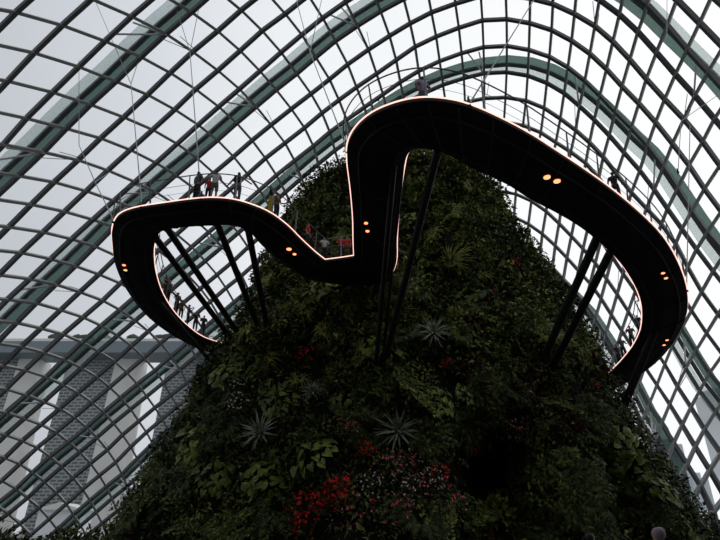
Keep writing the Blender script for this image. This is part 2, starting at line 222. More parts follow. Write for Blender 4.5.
1,0,1,1,1,0,2,0,0,2,0,1,2,-1,0,1,0,0,1,0,1,2,-1,0,1,0,1,1,-1,1,1,-1,1,1,0,1,0,-2,1,1,0,0,1,-2,-2,1,-2,0,0,-1,-1,0,1,-1,-2,0,0,0,1,0,-4,0,-1,-2,0,0,1,
1,-1,0,1,-2,0,0,-1,-1,2,-1,0,0,-1,0,-1,-2,0,-1,0,1,-2,0,0,-2,-1,0,-64,-48,-17,4,8,-1,5,5,-1,5,3,-1,5,0,-3,5,2,-4,2,3,-6,1,4,-3,2,4,-4,1,5,-4,5,2,0,3,
4,-3,1,7,-3,3,4,0,2,5,1,3,4,0,3,5,-2,3,5,-2,4,5,0,2,5,-1,4,5,1,5,3,0,5,3,1,3,1,4,1,2,1,1,1,2,0,1,1,1,1,2,1,0,2,-1,0,1,0,1,2,1,0,2,0,1,1,0,1,2,-1,0,2,
0,1,1,-1,0,1,0,2,1,-1,1,2,-2,1,0,1,2,1,-1,1,1,-1,0,1,-2,-1,0,-1,-1,-2,-3,-1,0,-1,-2,0,0,0,-2,-1,-2,-2,1,-2,1,1,-1,0,-1,-2,0,2,-1,0,5,0,-2,1,-1,-1,-1,
0,1,-2,-1,1,-2,-2,-1,-1,0,0,-64,-60,-15,4,9,-2,4,8,-2,4,6,-3,5,1,-3,4,1,-2,2,3,-3,4,2,-5,1,4,-2,2,3,-1,4,4,-2,3,5,-5,0,7,-7,1,5,0,3,4,-2,3,6,-2,5,4,1,
4,4,2,3,4,-1,6,5,-2,5,5,-3,5,5,0,3,3,4,3,2,4,0,0,1,0,2,1,0,1,2,0,1,1,1,1,2,0,1,2,1,0,2,-1,1,1,0,1,3,0,0,1,0,1,1,0,1,2,-1,2,1,-1,0,1,0,2,1,0,0,1,-2,2,
1,0,2,1,-1,2,3,1,0,-2,-1,-1,-3,-3,-1,-1,-3,-2,1,0,-2,-3,-2,-2,1,1,-2,0,1,-1,0,2,-1,1,1,-2,-1,2,-2,-1,0,-1,1,-1,-1,0,-1,-1,0,-1,0,0,-2,-1,0,-66,-73,
-17,5,9,-1,5,11,-1,5,11,-1,3,2,-4,3,0,-1,4,2,-2,1,3,-5,1,4,-3,3,3,-4,0,5,-5,0,6,-5,4,3,-2,3,6,-3,3,6,-3,4,4,-2,4,4,0,4,5,0,5,5,0,5,4,-1,6,4,0,5,4,2,1,
2,0,-1,2,1,3,2,1,1,2,3,2,1,1,1,2,2,0,1,2,1,2,2,0,1,2,0,1,2,1,0,1,-1,1,2,0,1,2,-1,1,1,0,0,2,0,1,1,-1,1,0,-1,2,2,0,1,0,-2,1,1,0,1,0,-1,2,2,0,3,2,0,-1,
-4,-1,-1,-3,-4,-3,2,-1,-3,1,-1,-1,-3,1,-3,3,1,-1,0,3,-2,0,1,-2,-1,0,-2,1,-2,-1,0,0,-1,-1,-2,-1,0,-1,-1,0,-67,-87,-20,4,8,-2,4,7,-2,4,5,-4,2,14,-7,5,7,
-3,4,3,0,3,4,0,3,3,-3,3,5,-3,0,5,-4,3,3,-1,4,4,-1,2,4,-4,3,5,-2,3,6,-2,4,4,-1,3,4,-1,4,5,-1,4,4,0,3,4,0,1,3,-1,3,3,1,3,2,0,1,3,2,3,2,1,1,3,3,2,1,2,1,
1,2,1,1,2,0,2,2,1,1,2,0,1,2,0,2,2,-1,0,1,1,1,1,-1,1,1,0,1,1,-1,1,2,-1,1,0,-1,0,1,0,1,0,0,1,0,-1,1,1,0,0,0,-1,1,0,0,0,-2,-1,-1,2,-2,-2,1,0,-1,-1,-1,-1,
-3,1,-3,0,-1,-2,0,-2,-3,6,0,-1,-1,2,-1,0,-2,-1,-1,1,-1,0,-1,-1,-1,-69,-101,-22,5,8,-4,3,6,-5,4,9,-5,3,11,-6,3,10,-1,5,6,-1,4,6,0,4,4,-2,3,3,-1,2,5,-3,
3,5,-1,3,3,-1,4,5,-2,2,4,-3,3,4,-1,2,5,-1,4,5,-2,2,4,-1,2,4,-1,3,4,0,2,3,-1,3,3,0,2,3,1,3,2,1,2,3,2,3,2,2,1,2,2,1,2,2,1,2,2,1,1,1,0,1,2,0,2,2,1,0,2,0,
2,1,-1,1,2,1,1,1,-2,1,1,0,1,0,0,0,1,-1,1,0,0,0,1,-2,0,1,1,1,0,-1,0,0,0,1,1,0,0,0,-1,0,1,0,0,0,-1,-2,-1,0,-1,-2,-2,-1,0,-2,-2,2,-2,-3,2,1,-2,2,-1,-2,
-1,1,-1,0,-1,-1,-1,-1,-1,-1,-69,-114,-27,3,7,-4,4,9,-4,3,8,-5,4,12,-4,4,9,-4,4,8,-1,4,6,-1,4,6,-1,4,5,-1,3,4,0,3,4,-2,4,4,0,2,4,-2,3,6,-1,2,4,-2,3,4,
-1,2,4,-2,2,5,-1,3,4,-1,1,4,-1,2,3,0,2,4,0,3,2,0,3,4,1,3,1,1,2,3,2,1,2,2,2,3,2,2,1,2,1,2,2,1,2,2,0,1,2,0,1,1,0,2,2,0,1,1,-1,1,1,1,0,1,-1,1,1,-1,1,1,0,
0,0,-1,0,0,0,1,0,-1,0,1,0,0,0,0,0,0,-1,1,1,1,0,0,-1,-1,1,-1,0,-1,-1,-1,0,-2,-2,-1,-1,-2,1,-1,-1,3,-2,-3,0,0,-1,1,0,-2,0,0,-1,-1,0,-2,0,-71,-128,-29,4,
10,-5,4,8,-5,3,10,-5,4,9,-4,4,10,-3,4,9,-2,5,7,-1,4,6,0,3,5,-1,5,5,-1,3,5,0,3,4,-1,3,5,-1,2,4,-2,3,5,-1,2,5,-2,2,4,-1,2,4,-1,2,5,-1,2,3,-1,2,4,-1,2,3,
0,3,4,1,2,2,1,3,4,1,2,2,1,3,3,2,1,1,2,1,3,2,1,1,2,1,2,2,1,1,1,0,2,2,0,1,1,0,1,2,0,1,1,-1,1,1,0,0,1,0,1,0,-1,1,1,-1,0,0,0,0,1,0,0,0,0,1,0,0,0,1,0,0,1,
-1,0,0,0,1,0,-1,-1,0,-2,-1,0,-1,-1,0,-2,-2,1,-1,-2,1,-1,-1,1,0,-3,0,0,-1,0,-1,-2,1,-1,-1,-1,-71,-140,-32,4,9,-5,3,10,-5,4,9,-4,4,10,-4,4,10,-3,4,9,-2,
4,7,-1,5,7,-1,4,6,0,3,6,-1,4,4,0,3,5,-1,3,5,-1,3,4,-2,2,5,-1,2,4,-1,2,5,-1,2,5,-2,1,4,-1,2,4,-2,3,4,1,3,3,-1,1,3,0,4,4,1,2,2,2,2,3,1,2,3,2,2,2,2,1,2,
1,1,2,2,1,2,2,0,2,2,1,1,1,1,1,2,0,1,1,-1,1,1,0,2,1,0,1,1,-1,0,1,0,0,0,0,1,1,-1,0,0,0,0,0,0,0,1,-1,1,1,1,0,0,0,0,0,-1,0,0,-1,0,0,-1,-2,1,-1,-1,0,-2,-1,
1,-2,-2,1,0,-2,1,-1,-1,1,-1,-2,0,0,-2,-1,-1,-1,0,-72,-153,-35,4,10,-4,4,10,-5,4,10,-4,4,10,-4,4,9,-2,4,9,-3,4,8,-1,4,7,-1,4,7,-1,4,5,-1,4,6,-1,3,5,-1,
3,4,0,2,6,-1,3,4,-2,2,5,-1,2,5,-2,2,4,-1,2,4,-1,3,5,0,1,4,-1,2,4,1,3,3,0,2,3,1,2,4,0,3,2,2,2,2,2,2,4,1,2,2,2,1,2,2,1,1,1,1,2,2,0,2,2,0,1,2,0,2,1,0,1,
1,0,1,1,-1,0,0,0,1,1,0,1,1,-1,0,0,1,0,1,-1,1,0,-1,0,1,1,1,0,-1,0,0,0,0,1,0,-1,0,-1,-1,1,-2,0,0,-1,-1,1,-1,-2,0,-1,-1,0,-2,-2,1,0,-2,0,-1,-2,1,0,-1,0,
0,-2,0,]
A = np.array(DATA).reshape(31, 59, 3)
A = np.cumsum(np.cumsum(A, axis=0), axis=1) / 20.0
A[..., 2] += EYE
NU, NV = A.shape[:2]; U0 = -4; V0 = -33
Gu = np.gradient(A, axis=0); Gv = np.gradient(A, axis=1)
NR = np.cross(Gu, Gv); NR /= np.linalg.norm(NR, axis=-1, keepdims=True)
NR *= np.sign(NR[12, 25, 2])   # outward at the crown, so outward everywhere
NR[..., 2] = np.maximum(NR[..., 2], .12); NR /= np.linalg.norm(NR, axis=-1, keepdims=True)
def P(u, v):
    u = min(max(u - U0, 0), NU - 1.001); v = min(max(v - V0, 0), NV - 1.001); i = int(u); j = int(v); a = u - i; b = v - j
    return Vector((A[i, j] * (1 - a) * (1 - b) + A[i + 1, j] * a * (1 - b) + A[i, j + 1] * (1 - a) * b + A[i + 1, j + 1] * a * b).tolist())
def N(u, v):
    i = int(round(min(max(u - U0, 0), NU - 1))); j = int(round(min(max(v - V0, 0), NV - 1))); return Vector(NR[i, j].tolist())
ok = A[..., 2] > 0.0
# per arch keep the run of nodes above ground around the crown
LO = []; HI = []
for i in range(NU):
    jc = int(np.argmax(A[i, :, 2])); a = jc
    while a > 0 and ok[i, a - 1] and A[i, a - 1, 2] < A[i, a, 2] + .3: a -= 1
    b = jc
    while b < NV - 1 and ok[i, b + 1] and A[i, b + 1, 2] < A[i, b, 2] + .3: b += 1
    LO.append(a); HI.append(b)
dome = empty('ceiling', (0, 0, 0)); tag(dome, kind='structure')
UMAX = NU
for i in range(UMAX):
    if HI[i] - LO[i] < 3: continue
    pts = [Vector(A[i, j].tolist()) for j in range(LO[i], HI[i] + 1)]; ns = [Vector(NR[i, j].tolist()) for j in range(LO[i], HI[i] + 1)]
    for end in (0, -1):
        a, b = (pts[0], pts[1]) if end == 0 else (pts[-1], pts[-2])
        d = a - b
        if d.z < -.2:
            q = a + d * min(1.5, (a.z / -d.z))
            if end == 0: pts.insert(0, q); ns.insert(0, ns[0])
            else: pts.append(q); ns.append(ns[-1])
    mb = MB(); mb.bar(pts, ns, .34, -.24, .26); mb.build('arch_beam', M_steel, dome)
for j in range(NV):
    run = [i for i in range(UMAX) if LO[i] <= j <= HI[i]]
    if len(run) < 3: continue
    pts = [Vector(A[i, j].tolist()) for i in run]; ns = [Vector(NR[i, j].tolist()) for i in run]
    mb = MB(); mb.bar(pts, ns, .27, -.24, .10); mb.build('purlin', M_purlin, dome)
# glazing, one structure object per bay of four arches
wn = 0
for b0 in range(0, UMAX - 1, 4):
    vs = []; fs = []; tint = {}
    for i in range(b0, min(b0 + 4, UMAX - 1)):
        for j in range(max(LO[i], LO[i + 1]), min(HI[i], HI[i + 1])):
            n = len(vs)
            for a, b in ((i, j), (i + 1, j), (i + 1, j + 1), (i, j + 1)): vs.append((A[a, b] + NR[a, b] * .10).tolist())
            fs.append((n, n + 1, n + 2, n + 3))
    if fs:
        wn += 1; tag(mesh_obj('window_%d' % wn, vs, fs, M_glass), kind='structure')
# the outside ribs every fourth arch
tn = 0
for k in (-2, 2, 6, 10, 14, 18):
    i = k - U0; js = list(range(LO[i], HI[i] + 1)); pts = []; ns = []
    for j in js:
        v = j + V0; t = min(max((-10 - v) / 10, 0), 1); u = k + .92 - .5 * t
        n = N(u, v); pts.append(P(u, v) + n * 1.5); ns.append(n)
    tn += 1; root = empty('trim_%d' % tn); tag(root, kind='structure')
    d = Vector((A[i + 1, js[len(js) // 2]] - A[i, js[len(js) // 2]]).tolist())
    tt = (pts[1] - pts[0]).normalized().cross(ns[0]); sg = 1 if tt.dot(d) > 0 else -1
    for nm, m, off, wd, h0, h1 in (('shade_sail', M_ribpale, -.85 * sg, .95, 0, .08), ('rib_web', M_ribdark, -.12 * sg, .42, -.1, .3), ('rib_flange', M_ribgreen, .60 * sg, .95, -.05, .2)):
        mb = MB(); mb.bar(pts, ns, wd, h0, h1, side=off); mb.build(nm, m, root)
    mb = MB(); cnt = 0
    for v in range(-30, 22, 5):
        if LO[i] + 1 <= v - V0 <= HI[i] - 1:
            a = P(k + 1, v) + N(k + 1, v) * -.2; b = P(k + .3, v + .2) + N(k, v) * 1.2; c2 = P(k + .15, v + .75) + N(k, v) * .9
            b3 = MB(); b3.tube([a, b], .10); b3.tube([a, c2], .10); b3.build('rib_bracket', M_white, root)
            b4 = MB(); q = P(k + 2, v); b4.tube([P(k + .9, v + .15) + N(k, v) * -.9, q], .035); b4.tube([P(k + 1.2, v - .2) + N(k, v) * -.9, P(k + 2, v - .1)], .035); b4.build('tie_rod', M_cable, root)

# ---------------------------------------------------------------- ground
fl = MB(); fl.box(-75, 65, -14, 108, -.3, 0); tag(fl.build('floor', M_floor), kind='structure')
wb = MB(); wb.box(-62, 60, -14, -12, 0, 33); tag(wb.build('sky_blocker_wall', mat('sky_blocker_dark', (.045, .045, .045), .9, noise=.15, nscale=.2)), kind='structure')  # unseen wall added to keep skylight off the lower mountain
M_ground = mat('outdoor_ground', (.22, .23, .21), .9, noise=.3, nscale=.02)
g = MB(); g.box(-1500, 1500, -400, 2500, -1.2, -.4); tag(g.build('trim_20', M_ground), kind='structure')

# ---------------------------------------------------------------- the planted mountain
ZL = [0, 2.7, 4.8, 6.3, 8.3, 10.3, 12.9, 14.4, 16.0, 18.4, 20.8, 23.3, 25.2, 26.6, 28.4, 29.5, 30.2, 31.0]
XL = [-16.6, -15.5, -14.5, -14.1, -12.9, -12.0, -11.4, -10.8, -9.4, -8.7, -8.2, -7.3, -6.8, -6.0, -5.1, -3.6, -1.9, 2.6]
ZR = [0, 2.4, 5.4, 7.0, 9.0, 11.1, 12.5, 14.0, 15.6, 17.2, 18.8, 20.6, 22.4, 23.3, 26.1, 28.2, 29.5, 30.8, 31.6]
XR = [22.4, 21.5, 20.2, 19.3, 18.7, 18.2, 17.8, 17.2, 16.7, 16.1, 15.6, 15.0, 13.6, 12.9, 12.8, 12.0, 10.5, 9.0, 6.5]
TOPZ = 32.9
def lr(z):
    l = np.interp(z, ZL, XL) + .55; r = np.interp(z, ZR, XR) - .55
    if z > 30.6:
        t = (z - 30.6) / (TOPZ - 30.6); l = l + (5.0 - l) * t * t; r = r + (5.6 - r) * t * t
    return l, r
def hn(*a):
    return math.sin(a[0] * 1.7 + a[1] * .9) * math.cos(a[1] * 1.3 - a[0] * .6) * .5 + math.sin(a[0] * 4.1 - a[1] * 2.3) * .25 + math.sin(a[0] * 7.7 + a[1] * 5.1) * .12
CY = 41.0
def mpt(th, z):
    l, r = lr(z); cx = (l + r) / 2; hw = max((r - l) / 2, .05); dr = hw * .85
    b = (hn(th * 4, z * .35) * 1.1 + .6 * hn(th * 9 + 2, z * .9)) * min(1, hw / 5) * (.35 + .65 * abs(math.sin(th)))
    # the cave mouth low on the right of the face
    x = cx + math.cos(th) * (hw + b * .4); y = CY - math.sin(th) * (dr + b)
    if math.sin(th) > .2:
        g1 = math.exp(-((x - 6.6) / 2.3) ** 4 - ((z - 3.4) / 2.9) ** 4); y += 4.5 * g1
        g2 = math.exp(-((x - 13.0) / 1.5) ** 4 - ((z - 3.0) / 2.6) ** 4); y += 3.0 * g2
    return Vector((x, y, z))
NT = 120; NZ = 90
mv = []; mf = []
for iz in range(NZ + 1):
    z = TOPZ * (iz / NZ)
    for it in range(NT): mv.append(tuple(mpt(2 * math.pi * it / NT, z)))
for iz in range(NZ):
    for it in range(NT):
        a = iz * NT + it; b = iz * NT + (it + 1) % NT; mf.append((a, b, b + NT, a + NT))
mf.append(tuple(NZ * NT + i for i in range(NT)))
mountain = mesh_obj('planted_mountain', mv, mf, M_rock, smooth=True)
tag(mountain, 'tall dark rocky mountain covered in plants, rising in the middle of the glasshouse', 'mountain')
def mnorm(th, z):
    a = mpt(th + .02, z) - mpt(th - .02, z); b = mpt(th, min(z + .2, TOPZ)) - mpt(th, max(z - .2, 0)); n = b.cross(a)
    n = n.normalized() if n.length > 1e-9 else Vector((0, 0, 1))
    c = mpt(th, z) - Vector((3, CY, z - 2))
    return n if n.dot(c) > 0 else -n
from mathutils.bvhtree import BVHTree
BV = BVHTree.FromPolygons([Vector(v) for v in mv], mf)
def hit(px, py):
    r = ray(px, py).normalized(); l, n, i, d = BV.ray_cast(Vector((0, 0, EYE)), r)
    if l is None:
        p = at_y(px, py, 38); l, n, i, d = BV.find_nearest(p)
    if n.dot(r) > 0: n = -n
    return l, n
def thz(px_y):  # random surface sample
    pass

# leaf geometry ----------------------------------------------------------------
def leaves(Pn, Dn, Nn, L, W):
    """vectorised folded leaves: base point, direction, normal, length, width"""
    n = len(Pn); Dn = Dn / np.linalg.norm(Dn, axis=1, keepdims=True)
    S = np.cross(Dn, Nn); S /= (np.linalg.norm(S, axis=1, keepdims=True) + 1e-9); Nn = np.cross(S, Dn)
    L = L[:, None]; W = W[:, None]
    b = Pn; t = Pn + Dn * L - Nn * L * .25; m = Pn + Dn * L * .5 ; l = Pn + Dn * L * .42 + S * W * .5 + Nn * W * .18; r = Pn + Dn * L * .42 - S * W * .5 + Nn * W * .18
    V = np.stack([b, l, t, r, m], 1).reshape(-1, 3); k = np.arange(n)[:, None] * 5
    Fc = np.concatenate([k + np.array([[0, 4, 2, 1]]), k + np.array([[0, 3, 2, 4]])], 0)
    return V, Fc
def rnd_unit(n):
    v = rng.normal(size=(n, 3)); return v / np.linalg.norm(v, axis=1, keepdims=True)
G_dark = leafmat('dark_green_leaves', [(.005, .008, .003), (.022, .033, .008), (.06, .08, .02), (.18, .21, .06)])
G_fern = leafmat('fern_green_leaves', [(.018, .032, .006), (.08, .115, .02), (.27, .31, .07)])
G_broad = leafmat('broad_green_leaves', [(.025, .045, .008), (.09, .135, .022), (.25, .30, .06)], .4)
G_olive = leafmat('olive_leaves', [(.08, .088, .015), (.19, .195, .04), (.38, .35, .08)])
G_ros = leafmat('grey_green_blades', [(.10, .12, .08), (.20, .23, .16), (.34, .37, .26)], .4)
G_bronze = leafmat('bronze_red_leaves', [(.035, .014, .010), (.065, .022, .016), (.10, .035, .025)])
G_red = leafmat('red_flowers', [(.75, .015, .02), (.9, .03, .04), (.95, .07, .08)], .5)
G_pink = leafmat('pink_flowers', [(.70, .04, .10), (.9, .15, .22), (.95, .45, .5)], .5)
G_white = leafmat('white_flowers', [(.7, .7, .66), (.9, .9, .88)], .5)
G_orange = leafmat('orange_flowers', [(.60, .05, .01), (.75, .10, .02)], .5)

# continuous small-leaved ground cover (nobody could count it)
def cover(name, n, m, lab, cat, size, zr=(0, TOPZ), seed=1, keep=None):
    rg = np.random.default_rng(seed); Ps = []; Ns = []
    tries = 0
    while len(Ps) < n and tries < n * 4:
        tries += 1
        z = rg.uniform(*zr); l, r = lr(z)
        if rg.random() > (r - l) / 38: continue
        th = rg.uniform(-.35, math.pi + .35)
        if z > 29 : th = rg.uniform(0, 2 * math.pi)
        if keep and not keep(th, z, rg): continue
        p = mpt(th, z)
        if ((p.x - 6.6) / 2.0) ** 2 + ((z - 3.4) / 2.4) ** 2 < 1 and math.sin(th) > .2: continue
        Ps.append(p); Ns.append(mnorm(th, z))
    Pn = np.array(Ps); Nn = np.array(Ns); n = len(Pn)
    lift = rg.uniform(0, 1.15, n)[:, None] * (.15 + .85 * np.abs(np.sin(Pn[:, :1] * 1.9 + Pn[:, 2:] * 1.3)))
    Pn = Pn + Nn * lift
    D = Nn * .7 + rg.normal(size=(n, 3)) * .8 + np.array([0, 0, -.35]); Nl = Nn * .4 + np.array([0, 0, .9]) + rg.normal(size=(n, 3)) * .45
    L = rg.uniform(size[0], size[1], n); V, Fc = leaves(Pn, D, Nl, L, L * rg.uniform(.35, .6, n))
    ti = np.clip(.45 + .25 * np.sin(Pn[:, 0] * .9 + 2 * np.sin(Pn[:, 2] * .7)) + rg.normal(size=n) * .2 - .15, 0, 1); 
    o = mesh_obj(name, V, Fc, m, tint=np.concatenate([ti, ti])); tag(o, lab, cat, kind='stuff'); return o
cover('leaf_cover', 62000, G_dark, 'dense dark green small leaves clothing the whole planted mountain', 'foliage', (.16, .42))
cover('creeping_leaves', 16000, G_fern, 'brighter green creeping leaves scattered over the upper mountain', 'foliage', (.25, .55), zr=(11, TOPZ), seed=3, keep=lambda th, z, rg: rg.random() < (.25 + .75 * (z - 11) / 20) * (.55 - .45 * math.cos(th + 2.6)))

# plant kinds, each built once: local +Z is away from the wall, local +Y is up the wall ---------------
def arr(l): return np.array(l, dtype=float)
def plant(name, parts):
    root = empty(name) if len(parts) > 1 else None; o0 = None
    for nm, (V, Fc), m in parts:
        ti = rng.uniform(0, .7, len(Fc)); h = len(Fc) // 2; ti[h:2 * h] = ti[:h]
        o = mesh_obj(nm if root else name, V, Fc, m, root, tint=ti); o0 = o
        if nm == 'flowers': o['kind'] = 'stuff'
    return root or o0
def k_fern():
    Ps = []; D = []; Nn = []; L = []; W = []
    for i in range(13):
        a = 2 * math.pi * i / 13 + random.uniform(-.2, .2); ln = random.uniform(.8, 1.25)
        for s in range(15):
            t = (s + 1) / 15; rad = ln * t; h = .55 * math.sin(t * 2.1) - .35 * t * t
            p = Vector((math.cos(a) * rad * .9, math.sin(a) * rad * .9 - .25 * t * t, h)); side = Vector((-math.sin(a), math.cos(a), 0)); fw = Vector((math.cos(a), math.sin(a), .1))
            for sg in (-1, 1):
                Ps.append(p); D.append(side * sg + fw * .5); Nn.append(Vector((0, 0, 1))); L.append(.30 * math.sin(math.pi * min(.98, t * .85 + .12)) + .03); W.append(.085)
    return leaves(arr(Ps), arr(D), arr(Nn), arr(L), arr(W))
def k_bush(n=170, r=.75, s=(.14, .26)):
    U = rnd_unit(n); U[:, 2] = np.abs(U[:, 2]); rad = r * rng.uniform(.55, 1, n)[:, None]; Pn = U * rad * np.array([1, 1, .75])
    L = rng.uniform(*s, n); return leaves(Pn, U + rng.normal(size=(n, 3)) * .5, U * .3 + np.array([0, .7, .5]) + rng.normal(size=(n, 3)) * .3, L, L * .5)
def k_rosette(n=34, ln=1.0, wd=.10, up=.75):
    Ps = []; D = []; Nn = []; L = []; W = []
    for i in range(n):
        a = i * 2.4; el = .25 + 1.1 * (i / n)
        d = Vector((math.cos(a) * math.cos(el), math.sin(a) * math.cos(el), math.sin(el) * up)); Ps.append(d * .05); D.append(d); Nn.append(Vector((-math.cos(a) * math.sin(el), -math.sin(a) * math.sin(el), math.cos(el)))); L.append(ln * random.uniform(.8, 1.1)); W.append(wd)
    return leaves(arr(Ps), arr(D), arr(Nn), arr(L), arr(W))
def heart(c, d, n, s):
    d = d.normalized(); sd = d.cross(n).normalized(); n = sd.cross(d)
    out = [(0, 0), (-.18, .28), (-.08, .48), (.22, .5), (.6, .32), (1.0, 0), (.6, -.32), (.22, -.5), (-.08, -.48), (-.18, -.28)]
    v = [c + d * (x * s) + sd * (y * s) + n * (abs(y) * s * .22 - x * x * s * .2) for x, y in out]; m = c + d * (.45 * s); v.append(m)
    f = [(i, (i + 1) % 10, 10) for i in range(10)]; return v, f
def k_broad(n=20, s=(.34, .52)):
    V = []; Fc = []
    for i in range(n):
        a = i * 2.4 + random.uniform(-.3, .3); rad = .18 + .75 * math.sqrt(i / n); c = Vector((math.cos(a) * rad, math.sin(a) * rad, .45 - .3 * rad + random.uniform(-.1, .1)))
        d = Vector((math.cos(a) * .6, math.sin(a) * .5 - .6, -.1 + random.uniform(-.2, .2))); v, f = heart(c, d, Vector((random.uniform(-.3, .3), .45, .8)), random.uniform(*s)); k = len(V)
        V += v; Fc += [tuple(k + q for q in x) for x in f]
    return V, Fc
def k_vine(nst=9):
    Ps = []; D = []; Nn = []; L = []; W = []
    for i in range(nst):
        x0 = random.uniform(-.5, .5); ln = random.uniform(1.2, 2.2); z0 = random.uniform(.15, .4)
        for s in range(16):
            t = s / 16; p = Vector((x0 + .1 * math.sin(t * 6 + i), .4 - ln * t, z0 + .2 * math.sin(t * 3)))
            Ps.append(p); D.append(Vector((random.choice((-1, 1)) * .8, -.7, .35))); Nn.append(Vector((0, .4, 1))); L.append(random.uniform(.14, .24)); W.append(.1)
    return leaves(arr(Ps), arr(D), arr(Nn), arr(L), arr(W))
def k_strap(n=26, ln=1.3):      # arching grass-like strap leaves in three bent segments
    V = []; Fc = []
    for i in range(n):
        a = i * 2.4; l2 = ln * random.uniform(.7, 1.1); sd = Vector((-math.sin(a), math.cos(a), 0)); k = len(V)
        for s in range(5):
            t = s / 4; rr = l2 * (t * .8); h = l2 * (.75 * t - .85 * t * t); wv = .05 * (1 - t * t) + .004; c = Vector((math.cos(a) * rr, math.sin(a) * rr - .3 * t * t * l2, h + .1)); V += [c + sd * wv, c - sd * wv]
        for s in range(4): Fc.append((k + 2 * s, k + 2 * s + 1, k + 2 * s + 3, k + 2 * s + 2))
    return V, Fc
def k_flowers(n=60, r=.9, s=(.07, .13)):
    U = rnd_unit(n * 3); U[:, 2] = np.abs(U[:, 2]); c = U[:n] * r * rng.uniform(.7, 1.05, n)[:, None] * np.array([1, 1, .8])
    Pn = np.repeat(c, 4, 0) ; D = rnd_unit(n * 4) + np.repeat(U[:n], 4, 0) * .5; L = rng.uniform(*s, n * 4); return leaves(Pn, D, np.repeat(U[:n], 4, 0) + .01, L, L * .85)
KIND = {
 'fern': lambda: plant('fern', [('fern', k_fern(), G_fern)]),
 'dark_fern': lambda: plant('fern', [('fern', k_fern(), G_dark)]),
 'bush': lambda: plant('shrub', [('shrub', k_bush(), G_dark)]),
 'light_bush': lambda: plant('shrub', [('shrub', k_bush(150, .7, (.16, .3)), G_fern)]),
 'olive_bush': lambda: plant('shrub', [('shrub', k_bush(130, .7, (.16, .32)), G_olive)]),
 'bronze': lambda: plant('bronze_shrub', [('bronze_shrub', k_bush(120, .65, (.18, .34)), G_bronze)]),
 'broad': lambda: plant('philodendron', [('philodendron', k_broad(), G_broad)]),
 'vine': lambda: plant('trailing_vine', [('trailing_vine', k_vine(), G_fern)]),
 'rosette': lambda: plant('bromeliad', [('bromeliad', k_rosette(), G_ros)]),
 'strap': lambda: plant('strap_leaf_plant', [('strap_leaf_plant', k_strap(), G_olive)]),
 'red': lambda: plant('red_flowering_shrub', [('foliage', k_bush(90, .85), G_dark), ('flowers', k_flowers(46, .95, (.08, .14)), G_red)]),
 'pink': lambda: plant('pink_flowering_shrub', [('foliage', k_bush(80, .7), G_dark), ('flowers', k_flowers(26, 1.0, (.05, .10)), G_pink)]),
 'white': lambda: plant('white_flowering_shrub', [('foliage', k_bush(80, .8), G_dark), ('flowers', k_flowers(34, .95, (.06, .09)), G_white)]),
 'orange': lambda: plant('orange_flowering_shrub', [('foliage', k_bush(60, .5), G_dark), ('flowers', k_flowers(26, .35, (.10, .17)), G_orange)]),
}
proto = {}
def place(kind, loc, nrm, size, rot=0):
    if kind not in proto: proto[kind] = [KIND[kind](), False]
    pr = proto[kind]
    if not pr[1]: o = pr[0]; pr[1] = True
    else:
        o = pr[0].copy(); C.objects.link(o)
        for k_ in ('label', 'group', 'category'):
            if k_ in o: del o[k_]
        for ch in pr[0].children: c = ch.copy(); C.objects.link(c); c.parent = o
    z = (Vector(nrm) * .8 + Vector((0, -.1, .25))).normalized(); x = Vector((0, 0, 1)).cross(z); x = x.normalized() if x.length > .05 else Vector((1, 0, 0)); y = z.cross(x)
    R = Matrix((x, y, z)).transposed().to_4x4(); o.matrix_world = Matrix.Translation(Vector(loc) + Vector(nrm) * .10) @ R @ Matrix.Rotation(rot, 4, 'Z') @ Matrix.Scale(size, 4)
    return o
